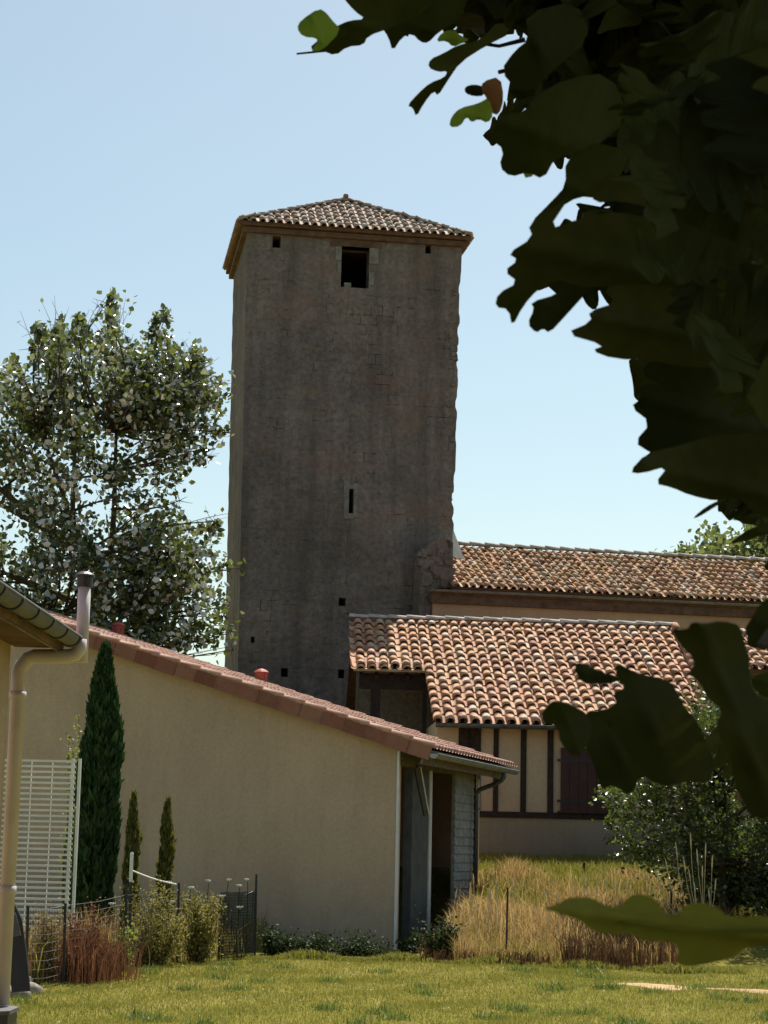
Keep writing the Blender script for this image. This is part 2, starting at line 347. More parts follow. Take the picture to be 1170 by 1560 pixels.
def make_tree(name, label, cat, base, top, trunk_r, clusters, nleaf, lsize, lmat, spread, group=None, filt=None, up_bias=0.0, forks=4):
    """trunk, limbs that fork towards the leaf clusters, leaves gathered round twigs"""
    t = thing(name, label, cat, base, group); base = Vector(base); top = Vector(top)
    tr = MB(); path = curve_pts(base, top, 0.04, 7); tr.tube(path, [trunk_r*(1.15-0.6*i/6) for i in range(7)], 10)
    tr.build('trunk', M_bark, t, smooth=True)
    lm = MB(); P = []; S = []
    cents = [Vector(c) for c, r in clusters]; main = []
    idx = list(range(len(cents))); random.shuffle(idx)
    for i in idx[:forks]: main.append(curve_pts(path[random.choice((3, 4, 5, 6))], path[6].lerp(cents[i], 0.75), 0.08, 7))
    main.append(path)
    for m_ in main[:-1]: lm.tube(m_, [trunk_r*(0.5-0.055*i) for i in range(7)], 7)
    for (c, r) in clusters:
        c = Vector(c); cands = [p for m_ in main for p in m_[2:] if p.z < c.z+0.2*r] or [path[4]]
        p0 = min(cands, key=lambda p: (p-c).length + max(0, p.z-c.z)*2)
        lp = curve_pts(p0, c, 0.08, 5); lm.tube(lp, [trunk_r*(0.17-0.03*i) for i in range(5)], 5)
        for _ in range(6):
            d = Vector((random.gauss(0, 1), random.gauss(0, 1), random.gauss(0.2, 1))).normalized()*r*random.uniform(0.6, 1.25)
            tp = curve_pts(lp[random.choice((2, 3, 4))], c+d, 0.06, 4); lm.tube(tp, [trunk_r*0.045, trunk_r*0.035, trunk_r*0.025, trunk_r*0.015], 4)
            k = nleaf//6
            s_ = RNG.uniform(0.25, 1.05, k); q = np.array([tp[1].lerp(tp[3], float(x)) for x in s_])
            P.append(q + RNG.normal(size=(k, 3))*r*spread)
    lm.build('branch', M_bark, t, smooth=True)
    P = np.concatenate(P)
    if filt is not None: P = P[filt(P)]
    n = len(P); A = RNG.normal(size=(n, 3)); A[:, 2] += up_bias; A /= np.linalg.norm(A, axis=1, keepdims=True)
    V, Fc, T = leaves_np(P, RNG.uniform(0.7, 1.25, n)*lsize, tints(n), A=A)
    np_mesh('crown', V, Fc, T, lmat, parent=t); return t
# ================================================================= GROUND
def sm(a, b, x): t = np.clip((x-a)/(b-a), 0, 1); return t*t*(3-2*t)
def hgt(x, y):
    x = np.asarray(x, float); y = np.asarray(y, float)
    m_ = np.maximum(sm(0.0, 0.6, x-(0.15+(y-30)*0.268)), sm(35.2, 37.0, y))
    return 1.34*sm(28.0, 39.5, y)*m_ + 0.03*np.sin(x*1.3+y*0.7)*sm(12, 16, y)*(1-sm(26, 28, y)) + 0.012*np.sin(x*4.1-y*2.3)
xs = np.unique(np.concatenate([np.linspace(-300, -14, 14), np.linspace(-14, 14, 113), np.linspace(14, 300, 14)]))
ys = np.unique(np.concatenate([np.linspace(-60, 4, 8), np.linspace(4, 50, 185), np.linspace(50, 700, 16)]))
GX, GY = np.meshgrid(xs, ys); GV = np.stack([GX, GY, hgt(GX, GY)], 2).reshape(-1, 3); nx = len(xs)
ii, jj = np.meshgrid(np.arange(nx-1), np.arange(len(ys)-1)); q = (jj*nx+ii).ravel()
GF = np.stack([q, q+1, q+nx+1, q+nx], 1)
m, n, b = newmat('lawn_soil'); co = coords(n)
c = ramp(n, noise(n, co, 0.6, 6, 0.7), [(0.35, (0.15, 0.14, 0.03)), (0.5, (0.22, 0.19, 0.045)), (0.68, (0.31, 0.24, 0.08))])
c = mix(n, ramp(n, noise(n, co, 14, 5, 0.8), [(0.4, (0, 0, 0)), (0.7, (0.6,)*3)]), c, (0.09, 0.11, 0.028))
n.links.new(c, b.inputs['Base Color']); b.inputs['Roughness'].default_value = 1; b.inputs['Specular IOR Level'].default_value = 0
bump(n, b, noise(n, co, 20), 0.05, 1)
tag(np_mesh('ground', GV, GF, np.full((len(GV), 3), 0.5), m, smooth=True), 'grassy ground sloping up to the farmhouse', kind='structure')
M_grass = leaf_mat('lawn_grass', (0.15, 0.15, 0.025), (0.33, 0.285, 0.07), 0.3, 0.6, 0.15, (0.36, 0.36, 0.06))
M_dry = leaf_mat('dry_grass', (0.27, 0.14, 0.04), (0.58, 0.42, 0.18), 0.35, 0.7, 0.2, (0.6, 0.42, 0.16))
M_seed = leaf_mat('seed_heads', (0.55, 0.45, 0.27), (0.8, 0.72, 0.5), 0.35, 0.7, 0.2, (0.75, 0.62, 0.38))
# ================================================================= SHED WITH LONG SLOPING ROOF
SU, SVv = frame(-15.0)
C0 = at_z(600, 1446, 0.0)
RP = C0 - SVv*0.16                                   # plane of the verge
E = on_plane(656, 1141, RP, SVv); R2 = on_plane(178, 983, RP, SVv)
SLD = (R2-E).normalized(); SLN = SVv.cross(SLD).normalized()
if SLN.z < 0: SLN = -SLN
LEN = along(E, SVv, px=779); SLOPE = 11.5
shed = thing('plastered_shed', 'low shed with plain beige gable wall and pink tile roof sloping down to the right', 'shed', C0)
def shed_top(u): P = C0+SU*u; k = (P-E).dot(SU)/SLD.dot(SU); return (E+SLD*k).z  # roof underside height over a point of the gable
mb = MB(); u1 = -(SLOPE*abs(SLD.dot(SU)))+0.8
mb.extrude([C0+SU*0-UP*0.3, C0+UP*(shed_top(0)-0.13), C0+SU*u1+UP*(shed_top(u1)-0.13), C0+SU*u1-UP*0.3], SVv*0.25)
mb.box(C0, SU, SVv, UP, (u1, 0), (LEN-0.5, LEN-0.3), (-0.3, shed_top(0)-0.16))
mb.build('wall', M_shed, shed)
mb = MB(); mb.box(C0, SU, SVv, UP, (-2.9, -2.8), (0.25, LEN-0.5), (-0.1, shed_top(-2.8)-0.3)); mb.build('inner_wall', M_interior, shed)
mb = MB(); pl = [(0, 0), (LEN, 0), (LEN, SLOPE), (0, SLOPE)]
slab(mb, E, SVv, SLD, SLN, pl, -0.02, 0.07); mb.build('roof_deck', M_oldwood, shed)
mb = MB(); tiles(mb, E, SVv, SLD, SLN, pl, 0.215, 0.37, 0.085, 0.012, 0.5); mb.build('roof', M_tile_new, shed, smooth=True)
mb = MB(); mt = MB(); k = 0; t = -0.03                 # verge tiles: a rounded top and a flat red side
while t < SLOPE:
    o_ = -SVv*(0.035+0.008*random.random()); j = random.uniform(-0.012, 0.012)
    P = E+SLD*t+o_-SLN*(0.005)
    mb.box(P, SLD, SVv, SLN, (0.0, 0.375), (-0.03, 0.0), (-0.165+j, 0.045), (random.random(),)*3)
    mb.box(P+SLD*0.375, SLD, SVv, SLN, (-0.02, 0.0), (-0.036, 0.0), (-0.165+j, 0.05), (random.random(),)*3)
    vs = []; tt = (random.random(),)*3
    for (a0, h) in ((-0.02, 0.05), (0.40, 0.02)):
        for i in range(7):
            a = pi*i/6; vs.append(E+SLD*(t+a0)+SVv*(0.035+cos(a)*(0.11 if a0 < 0 else 0.095))+SLN*(h+sin(a)*0.075))
    mt.add(vs, [(i, i+1, 8+i, 7+i) for i in range(6)]+[tuple(range(6, -1, -1))], tt); t += 0.372; k += 1
mb.build('verge_side', M_verge, shed); mt.build('verge_tile', M_tile_new, shed, smooth=True)
EC = C0; top0 = shed_top(0)-0.12                      # eave side, seen along its length
def sx(px, py=1300): return along(EC, SVv, px=px-0.0)
mb = MB(); Q = E - SLN*0.09; mb.box(E-SLN*0.1, SVv, SLD, SLN, (0.02, LEN-0.05), (0.06, 0.10), (-0.17, 0)); mb.build('fascia', M_oldwood, shed)
GA = E + Vector((0, 0, -0.075)) + SU*0.06
mb = MB(); mb.gutter(GA-SVv*0.05, GA+SVv*(LEN+0.08), 0.075, SU); mb.build('gutter', M_zinc, shed, smooth=True)
for k in range(9):
    mb = MB(); s = 0.3+k*(LEN-0.5)/8; mb.box(E+SVv*s-SLN*0.105, SVv, SLD, SLN, (-0.03, 0.03), (0.05, 0.9), (-0.09, 0)); mb.build('rafter', M_oldwood, shed)
zb = shed_top(0)-0.2
mb = MB(); mb.box(C0, SU, SVv, UP, (-0.12, 0.02), (0.02, LEN-0.3), (zb-0.22, zb)); mb.build('eave_beam', M_oldwood, shed)
mb = MB(); mb.box(C0, SU, SVv, UP, (-0.001, 0.035), (-0.02, 0.05), (-0.05, zb)); mb.build('corner_trim', M_white, shed)
def vpos(px): return along(C0, SVv, px=px)
# offset so that base pixels refer to the wall foot
def sidebox(name, pxa, pxb, zlo, zhi, mat, thick=(-0.1, 0.0), zref=1.0):
    P = C0+UP*zref; a = along(P, SVv, px=pxa); b_ = along(P, SVv, px=pxb)
    mb = MB(); mb.box(C0, SU, SVv, UP, thick, (a, b_), (zlo, zhi)); return mb.build(name, mat, shed)
sidebox('post', 626, 651, -0.1, zb-0.22, M_greypost, (-0.14, 0.0))
sidebox('post_edge', 652, 655.5, -0.1, zb-0.22, M_white, (-0.06, 0.012))
a_ = along(C0+UP*1, SVv, px=690); b_ = along(C0+UP*1, SVv, px=719); mb = MB(); z = -0.05
while z < zb-0.05:
    mb.extrude([C0+SVv*a_+UP*z+SU*0.03, C0+SVv*a_+UP*(z+0.155)+SU*0.008, C0+SVv*a_+UP*(z+0.155)-SU*0.04, C0+SVv*a_+UP*z-SU*0.04], SVv*(b_-a_), (random.random(),)*3); z += 0.15
mb.build('cladding', M_greywood, shed)
mb = MB(); mb.box(C0, SU, SVv, UP, (-0.02, 0.05), (b_, b_+0.05), (-0.05, zb)); mb.build('corner_board', M_black, shed)
mb = MB(); mb.box(C0, SU, SVv, UP, (-0.02, 0.05), (b_+0.05, b_+0.1), (-0.05, zb)); mb.build('corner_trim', M_white, shed)
P = C0+UP*1.0; s1 = along(P, SVv, px=631); s2 = along(P, SVv, px=643)
mb = MB(); A = C0+SVv*s1*0.9+UP*(zb-0.2)+SU*0.02; B = C0+SVv*(s2+0.05)+UP*(zb-0.95)+SU*0.02
mb.tube([A, B], 0.05, 4); mb.build('brace', M_greypost, shed)
mb = MB(); mb.tube([A+SU*0.05+SVv*0.12, B+SU*0.05+SVv*0.05], 0.016, 4); mb.build('brace_edge', M_white, shed)
# swan-neck downpipe at the far end of the gutter
s_far = along(GA, SVv, px=768)
G1 = GA+SVv*s_far-UP*0.07; W1 = C0+SU*0.11+SVv*(along(C0+UP*1.6+SU*0.11, SVv, px=725))
W1.z = 0
path = [G1, G1-UP*0.08, G1-UP*0.14+(Vector((W1.x, W1.y, 0))-Vector((G1.x, G1.y, 0)))*0.08]
for k in range(1, 5): q_ = Vector((G1.x, G1.y, 0)).lerp(Vector((W1.x, W1.y, 0)), 0.08+0.84*k/4); path.append(Vector((q_.x, q_.y, G1.z-0.16-0.16*k/4)))
zt = path[-1].z
path += [Vector((W1.x, W1.y, zt-0.07)), Vector((W1.x, W1.y, zt-0.2)), Vector((W1.x, W1.y, 0.2))]
mb = MB(); mb.tube(path, 0.043, 10)
mb.tube([Vector((W1.x, W1.y, zt-0.32)), Vector((W1.x, W1.y, zt-0.36))], 0.052, 10); mb.build('downpipe', M_darkzinc, shed, smooth=True)
for (px, py, lab) in ((178, 944, None), (396, 1020, None)):      # red clay roof vents near the far verge
    Lv = E+SVv*(LEN-0.7); P = Lv+SLD*min((abs(project(Lv+SLD*t_)[0]-px), t_) for t_ in np.arange(0, 11, 0.01))[1]+SLN*0.06; mb = MB(); w_ = 0.11
    mb.tube([P-UP*0.15, P+UP*0.17], w_, 12); mb.tube([P+UP*0.17, P+UP*0.20], w_*0.8, 12)
    o = mb.build('roof_vent', M_redclay, shed, smooth=False)
    mb = MB(); mb.tube([P+UP*0.17, P+UP*0.185, P+UP*0.225, P+UP*0.25], [w_*1.25, w_*1.3, w_*0.9, w_*0.25], 12); mb.build('vent_cap', M_redclay, o)
    mb = MB()
    for k in range(8):
        a = 2*pi*k/8; mb.box(P+UP*0.03+Vector((cos(a), sin(a), 0))*w_*1.0, Vector((-sin(a), cos(a), 0)), Vector((cos(a), sin(a), 0)), UP, (-0.012, 0.012), (-0.01, 0.012), (0, 0.11))
    mb.build('vent_slot', M_verge, o)
# ================================================================= STONE TOWER
TU, TV = frame(9.0)
T0 = at_y(372, 600, 49.0)
pTL = on_plane(377, 350, T0, TV); pTR = on_plane(704, 366, T0, TV); pBL = on_plane(364, 950, T0, TV); pBR = on_plane(689, 880, T0, TV)
ztop = 0.5*(pTL.z+pTR.z); T0z = Vector((T0.x, T0.y, 0))
uL = lambda z: (pTL-T0z).dot(TU) + ((pBL-pTL).dot(TU))*(pTL.z-z)/(pTL.z-pBL.z)
uR = lambda z: (pTR-T0z).dot(TU) + ((pBR-pTR).dot(TU))*(pTR.z-z)/(pTR.z-pBR.z)
TD = along(pBL, TV, px=343); TD = max(3.0, min(TD, 7.0))
tower = thing('stone_tower', 'tall square grey stone tower with a low pyramid tile roof and one dark belfry opening', 'tower', T0z+TU*2.5+TV*2)
def px_on_tower(px, py): P = on_plane(px, py, T0, TV); return ((P-T0z).dot(TU), P.z)
def hole(x0, y0, x1, y1): a = px_on_tower(x0, y1); c = px_on_tower(x1, y0); return (a[0], c[0], a[1], c[1])
holes = [hole(519, 378, 563, 437), hole(531, 745, 539, 782), hole(415, 360, 428, 377), hole(648, 372, 657, 386), hole(516, 911, 527, 923), hole(515, 1020, 525, 1033), hole(428, 1018, 439, 1031), hole(382, 970, 388, 979)]
def tower_wall(zlo, zhi):
    z_ = sorted(set([round(x, 4) for x in list(np.arange(zlo, zhi, 0.14))+[zhi]+[h[2] for h in holes]+[h[3] for h in holes]]))
    z_ = [z for i, z in enumerate(z_)]
    us = sorted(set([round(x, 4) for x in [h[0] for h in holes]+[h[1] for h in holes]]+[round(x, 4) for x in np.arange(0, 1, 0.0)] if False else [round(x, 4) for x in [h[0] for h in holes]+[h[1] for h in holes]]))
    lo, hi = us[0], us[-1]; grid = [u for u in np.arange(lo-3, hi+3, 0.25)]
    zz = 10; A_, B_ = uL(zz), uR(zz); us = sorted(us+[u for u in np.arange(A_+0.12, B_-0.1, 0.25) if min(abs(u-x) for x in us) > 0.06])
    return [None]+us+[None], z_
U_, Z_ = tower_wall(-0.5, ztop)
_rs = random.Random(4); _st = [_rs.choice((0.0, 0.0, -0.03, -0.06, -0.1, -0.15)) for _ in range(200)]
def jag(z): return 0.5*_st[int(z*3.6)]*(0.5+0.5*min(1, abs(math.sin(z*0.55))*1.6))+0.03
V_ = []; W_ = []
for z in Z_:
    for k, u in enumerate(U_):
        l, r_ = uL(z), uR(z)
        dep = 0.0
        if k == 0: uu = l+0.006*math.sin(z*9)
        elif k == len(U_)-1: uu = r_ + (min(0, jag(z)-0.03) if z < ztop-0.8 else 0)*1.0
        else:
            uu = min(max(u, l+0.03), r_-0.03); near_hole = any(h[0]-0.03 <= u <= h[1]+0.03 and h[2]-0.3 <= z <= h[3]+0.3 for h in holes)
            if not near_hole: dep = 0.02*math.sin(u*3.1+z*1.3)+random.gauss(0, 0.008)
        V_.append(T0z+TU*uu+UP*z+TV*dep); W_.append((uu+20, z+20, 0))
nu = len(U_); Fq = []
def cellhole(k, j):
    if k == 0 or k >= nu-2: return False
    uc = 0.5*(U_[k]+U_[k+1]); zc = 0.5*(Z_[j]+Z_[j+1]); return any(h[0] < uc < h[1] and h[2] < zc < h[3] for h in holes)
for j in range(len(Z_)-1):
    for k in range(nu-1):
        if not cellhole(k, j): Fq.append((j*nu+k, j*nu+k+1, (j+1)*nu+k+1, (j+1)*nu+k))
mb = MB(); mb.add(V_, Fq); wc = list(W_)
for h in holes:                                       # reveals, 0.5 m deep
    c4 = [T0z+TU*h[0]+UP*h[2], T0z+TU*h[1]+UP*h[2], T0z+TU*h[1]+UP*h[3], T0z+TU*h[0]+UP*h[3]]
    mb.add(c4+[p+TV*0.5 for p in c4], [(i, (i+1) % 4, 4+(i+1) % 4, 4+i) for i in range(4)]); wc += [(h[0]+20+0.5*(i > 3), h[2]+20+0.3*(i % 2), 0) for i in range(8)]
def strip(fa, fb, off):                               # side / back walls as vertical strips
    vs = []
    for z in Z_: vs += [fa(z), fb(z)]
    mb.add(vs, [(2*j, 2*j+1, 2*j+3, 2*j+2) for j in range(len(Z_)-1)])
    for z in Z_: wc.extend([(off, z+20, 0), (off+4, z+20, 0)])
LW = lambda z: T0z+TU*(uL(z)+0.006*math.sin(z*9))+UP*z; RW = lambda z: T0z+TU*(uR(z)+(min(0, jag(z)-0.03) if z < ztop-0.8 else 0))+UP*z
strip(lambda z: LW(z)+TV*TD, LW, 40); strip(RW, lambda z: RW(z)+TV*TD, 60); strip(lambda z: RW(z)+TV*TD, lambda z: LW(z)+TV*TD, 80)
for i in range(46):                                   # crumbled stones down the right-hand corner
    z = random.uniform(6.0, ztop-1.2); s = random.uniform(0.05, 0.11); u = uR(z)-random.uniform(0.1, 0.22); b0 = len(mb.v)
    mb.extrude([T0z+TU*(u+random.uniform(-1, 1)*0.02+dx*s)+UP*(z+dz*s*0.7)-TV*random.uniform(0.01, 0.05) for dx, dz in ((-1, -1), (1, -0.9), (1.05, 0.8), (-0.8, 1))], TV*0.3)
    wc.extend([(u+20, z+20, 0)]*(len(mb.v)-b0))
ow = mb.build('wall', M_stone, tower)
at = ow.data.attributes.new('wallco', 'FLOAT_VECTOR', 'POINT'); at.data.foreach_set('vector', np.array(wc, np.float32).ravel())
mb = MB()                                             # pale mortar round the arrow slit and the jamb stones of the belfry opening
h = holes[1]; cu, cz = (h[0]+h[1])/2, (h[2]+h[3])/2
mb2 = MB(); ring = []
for (x0, x1, z0, z1) in ((h[0]-0.13, h[0], h[2]-0.15, h[3]+0.2), (h[1], h[1]+0.10, h[2]-0.1, h[3]+0.15), (h[0], h[1], h[3], h[3]+0.12), (h[0], h[1], h[2]-0.14, h[2])):
    mb2.box(T0z, TU, TV, UP, (x0, x1), (-0.022, 0.05), (z0, z1))
mb2.build('slit_surround', M_stone_pale, tower)
h = holes[0]; mb2 = MB()
for (x0, x1, z0, z1) in ((h[0]-0.16, h[0], h[3]-0.38, h[3]-0.02), (h[0]-0.1, h[0], h[3]-0.72, h[3]-0.4), (h[1], h[1]+0.13, h[2]+0.1, h[2]+0.45), (h[1], h[1]+0.24, h[3]-0.42, h[3]-0.0)):
    mb2 = MB(); mb2.box(T0z, TU, TV, UP, (x0, x1), (-0.025, 0.35), (z0, z1)); mb2.build('jamb_stone', M_stone_pale, tower)
mb2 = MB(); mb2.box(T0z, TU, TV, UP, (h[0]-0.3, h[1]+0.3), (-0.03, 0.3), (h[3]+0.0, h[3]+0.14)); mb2.build('lintel', M_brownwood, tower)
mb2 = MB(); mb2.box(T0z, TU, TV, UP, (h[0]+0.1, h[0]+0.28), (0.05, 0.3), (h[2], h[2]+0.14)); mb2.build('loose_stone', M_stone_pale, tower)
ov = 0.2
cn = [T0z+TU*(uL(ztop)-ov)-TV*ov, T0z+TU*(uR(ztop)+ov)-TV*ov, T0z+TU*(uR(ztop)+ov)+TV*(TD+ov), T0z+TU*(uL(ztop)-ov)+TV*(TD+ov)]
cn = [p+UP*(ztop+0.12) for p in cn]; ctr = sum(cn, Vector())/4
apex = Vector((ctr.x, ctr.y, 0)); apex.z = min((abs(project(Vector((ctr.x, ctr.y, z)))[1]-306), z) for z in np.arange(14, 22, 0.01))[1]
mb = MB(); mb.box(T0z, TU, TV, UP, (uL(ztop)-0.12, uR(ztop)+0.12), (-0.12, TD+0.12), (ztop-0.14, ztop-0.003)); mb.build('cornice', M_brownwood, tower)
mb = MB(); mb.add(cn+[p-UP*0.1 for p in cn]+[apex], [(0, 1, 8), (1, 2, 8), (2, 3, 8), (3, 0, 8), (0, 4, 5, 1), (1, 5, 6, 2), (2, 6, 7, 3), (3, 7, 4, 0), (7, 6, 5, 4)]); mb.build('roof_deck', ROOF_UNDER, tower)
mb = MB(); caps = MB()
for i in range(4):
    A, B = cn[i], cn[(i+1) % 4]; L = (B-A).length; U = (B-A)/L; m_ = (A+B)/2; D = (apex-m_); D = (D-U*D.dot(U)); T = D.length; D.normalize(); Nn = U.cross(D)
    ua = (apex-A).dot(U)
    tiles(mb, A, U, D, Nn, [(0, 0), (L, 0), (ua, T)], 0.225, 0.36, 0.088, 0.012, 1.0)
    ridge_caps(caps, A+UP*0.05, A.lerp(apex, 0.975)+UP*0.05, 0.09, 0.36)
mb.build('roof', M_tile_tower, tower, smooth=True); caps.build('hip_tile', M_tile_tower, tower, smooth=True)
# ================================================================= CHURCH NAVE
NU, NV = frame(12.0)
NE = at_y(690, 893, 48.7); pit = radians(25); ND = (NV*cos(pit)+UP*sin(pit)); NN = (-NV*sin(pit)+UP*cos(pit))
nave_len = 16.0; NT = min((abs(project(NE+NU*2+ND*t)[1]-project(NE+NU*2)[1]+63), t) for t in np.arange(1, 12, 0.02))[1]
nave = thing('church_nave', 'long church nave with lichened orange tile roof and peach wall beside the tower', 'church', Vector((NE.x, NE.y, 1.34)))
pl = [(0, 0), (nave_len, 0), (nave_len, NT), (0, NT)]
mb = MB(); slab(mb, NE, NU, ND, NN, pl, -0.01, 0.1); mb.extrude([NE+ND*NT, NE+NU*nave_len+ND*NT, NE+NU*nave_len+NV*(2*NT*cos(pit)), NE+NV*(2*NT*cos(pit))], -UP*0.1); mb.build('roof_deck', ROOF_UNDER, nave)
mb = MB(); tiles(mb, NE, NU, ND, NN, pl, 0.205, 0.38, 0.08, 0.014, 1.4); mb.build('roof', M_tile_church, nave, smooth=True)
mb = MB(); ridge_caps(mb, NE+ND*NT+UP*0.06, NE+ND*NT+NU*nave_len+UP*0.06, 0.12, 0.42); mb.build('ridge_tile', M_ridge, nave, smooth=True)
mb = MB(); W0 = NE-UP*0.1+NV*0.25; W0z = Vector((W0.x, W0.y, 0)); mb.box(W0z, NU, NV, UP, (-0.45, nave_len), (0, 0.4), (0.5, NE.z-0.4)); mb.build('wall', M_nave, nave)
mb = MB(); mb.box(W0z, NU, NV, UP, (-0.5, nave_len), (-0.12, 0.3), (NE.z-0.42, NE.z-0.12)); mb.box(W0z, NU, NV, UP, (-0.5, nave_len), (-0.17, -0.12), (NE.z-0.2, NE.z-0.1)); mb.build('cornice', M_brownwood, nave)
mb = MB(); mb.gutter(W0z-NV*0.24+UP*(NE.z-0.10)-NU*0.55, W0z-NV*0.24+UP*(NE.z-0.10)+NU*nave_len, 0.06, -NV); mb.build('gutter', M_oldwood, nave, smooth=True)
mb = MB(); a = on_plane(691, 808, NE+NV*0.4, NV); b_ = on_plane(707, 851, NE+NV*0.4, NV); c_ = on_plane(689, 848, NE+NV*0.4, NV)
mb.extrude([a, b_, c_], NV*0.1); mb.build('flashing', M_white, nave)
# weathered stub of masonry between tower and nave
mb = MB(); st = []
B0 = NE+NV*0.35; random.seed(21)
outl = [(636, 960), (640, 900), (642, 848), (655, 826), (676, 818), (690, 826), (690, 893), (658, 897), (655, 960)]
pts = [on_plane(x, y, B0-NV*0.0, NV) for x, y in outl]; mb.extrude(pts, NV*1.2)
for i in range(40):
    x = random.uniform(643, 686); y = random.uniform(838, 893); P = on_plane(x, y, B0, NV); s = random.uniform(0.05, 0.12)
    mb.extrude([P+NU*(dx*s*random.uniform(0.8, 1.4))+UP*dz*s*random.uniform(0.6, 1)-NV*random.uniform(0.02, 0.08) for dx, dz in ((-1, -1), (1, -1), (1, 1), (-1, 1))], NV*0.2)
mb.build('stone_stub', M_stone, nave)
# ================================================================= FARMHOUSE
HU, HV = frame(2.5)
RL = at_y(545, 946, 45.0); hp = radians(24); HD = HV*cos(hp)+UP*sin(hp); HN = -HV*sin(hp)+UP*cos(hp)
farm = thing('farmhouse', 'half-timbered farmhouse with pinkish tile roof stepping lower on the right and a dark red shutter', 'house', at_z(800, 1306, 1.3))
uv = lambda px, py: (lambda P: ((P-RL).dot(HU), (P-RL).dot(HD)))(on_plane(px, py, RL, HN))
eL = uv(658, 1100); eaveT = eL[1]; stepT = uv(600, 1018)[1]; stepU = uv(653, 1030)[0]; vL = uv(540, 1000)[0]; rT = uv(1030, 962)
hipB = uv(1094, 1104)
rT = (rT[0], 0.0)
poly = [(vL, stepT), (stepU, stepT), (stepU, eaveT), (hipB[0], eaveT), (rT[0], 0), (vL, 0)]
Hpt = lambda u, t: RL+HU*u+HD*t
mb = MB(); slab(mb, RL, HU, HD, HN, poly, -0.01, 0.09)
backE = RL+HV*4.5-UP*2.0                              # rear slope
mb.extrude([Hpt(vL, 0), Hpt(rT[0], 0), backE+HU*hipB[0], backE+HU*vL], -UP*0.1)
mb.extrude([Hpt(rT[0], 0), Hpt(hipB[0], eaveT), Vector((*(Hpt(hipB[0], 0)+HV*4.5).xy, Hpt(0, eaveT).z))], -UP*0.08); mb.build('roof_deck', ROOF_UNDER, farm)
mb = MB(); tiles(mb, RL, HU, HD, HN, poly, 0.243, (0-eaveT)/15.0, 0.098, 0.028, 1.2); 
mb.build('roof', M_tile_house, farm, smooth=True)
mb = MB(); tint = None
# close the tile ends of the stepped eave with a second short course
tiles(mb, Hpt(0, stepT), HU, HD, HN, [(vL, 0), (stepU, 0), (stepU, 0.35), (vL, 0.35)], 0.243, 0.35, 0.098, 0.03, 1.0, lift=0.01); mb.build('eave_tile', M_tile_house, farm, smooth=True)
mb = MB(); ridge_caps(mb, Hpt(vL-0.05, 0)+UP*0.09, Hpt(rT[0], 0)+UP*0.09, 0.11, 0.42); mb.build('ridge_tile', M_ridge, farm, smooth=True)
mb = MB(); ridge_caps(mb, Hpt(hipB[0], eaveT)+UP*0.1, Hpt(rT[0], 0)+UP*0.1, 0.11, 0.42); mb.build('hip_tile', M_tile_house, farm, smooth=True)
ER = Hpt(stepU, eaveT); EZ = ER.z
WP = ER+HV*0.42; WPz = Vector((WP.x, WP.y, 0))        # front wall plane
def uw(px, py): P = on_plane(px, py, WP, HV); return (P-WPz).dot(HU), P.z
sillz = uw(800, 1241)[1]; wallR = hipB[0]-stepU-0.3; ztopw = EZ-0.03
uS = uw(728, 1150)[0]
sh = (*uw(853, 1240), *uw(935, 1150)); shz0 = sillz+0.03; shz1 = uw(890, 1140)[1]
mb = MB()                                             # plaster panels with a window opening behind the shutter
for (x0, x1, z0, z1) in ((0.05, sh[0]+0.03, sillz, ztopw+0.1), (sh[2]-0.03, wallR, sillz, ztopw+0.1), (sh[0]+0.03, sh[2]-0.03, shz1-0.04, ztopw+0.1), (sh[0]+0.03, sh[2]-0.03, sillz, shz0+0.04)):
    mb.box(WPz, HU, HV, UP, (x0, x1), (0, 0.3), (z0, z1))
mb.box(WPz, HU, HV, UP, (0.05, 0.3), (0.3, 5.0), (0.5, ztopw+0.1)); mb.box(WPz, HU, HV, UP, (wallR-0.3, wallR), (0.3, 6.5), (0.5, ztopw+0.1))
mb.box(WPz, HU, HV, UP, (0.3, wallR), (6.5, 6.8), (0.5, EZ+1.6))
mb.build('wall', M_house, farm)
mb = MB(); mb.box(WPz, HU, HV, UP, (0.04, wallR+0.01), (-0.015, 0.29), (0.6, sillz-0.003)); mb.build('plinth', M_plinth, farm)
for px in (707, 722, 755.5, 797, 838): 
    u = uw(px, 1180)[0]; hw = 0.055 if px > 730 else 0.12
    mb = MB(); z0 = sillz+0.1; z = z0; prev = 0
    mb.box(WPz, HU, HV, UP, (u-hw, u+hw+random.uniform(-0.01, 0.01)), (-0.03, 0.08), (sillz+0.05, ztopw)); mb.build('timber_post', M_timber, farm)
u = uw(960, 1180)[0]; 
for k in range(3): mb = MB(); mb.box(WPz, HU, HV, UP, (u+k*0.55-0.05, u+k*0.55+0.06), (-0.03, 0.08), (sillz+0.05, ztopw)); mb.build('timber_post', M_timber, farm)
mb = MB(); mb.box(WPz, HU, HV, UP, (0.04, wallR), (-0.045, 0.08), (sillz-0.07, sillz+0.05)); mb.build('sill_beam', M_timber, farm)
mb = MB(); mb.box(WPz, HU, HV, UP, (0.04, wallR), (-0.045, 0.08), (ztopw-0.02, ztopw+0.09)); mb.build('wall_plate', M_timber, farm)
mb = MB(); nb = 6; wd = (sh[2]-sh[0])/nb
for k in range(nb): mb.box(WPz, HU, HV, UP, (sh[0]+k*wd+0.004, sh[0]+(k+1)*wd-0.004), (-0.07, -0.035), (shz0+0.04, shz1))
so = mb.build('shutter', M_shutter, farm)
mb = MB()
for z in (shz0+0.25, shz1-0.25): mb = MB(); mb.box(WPz, HU, HV, UP, (sh[0]-0.07, sh[2]-0.05), (-0.085, -0.07), (z-0.025, z+0.025)); mb.build('hinge', M_black, so)
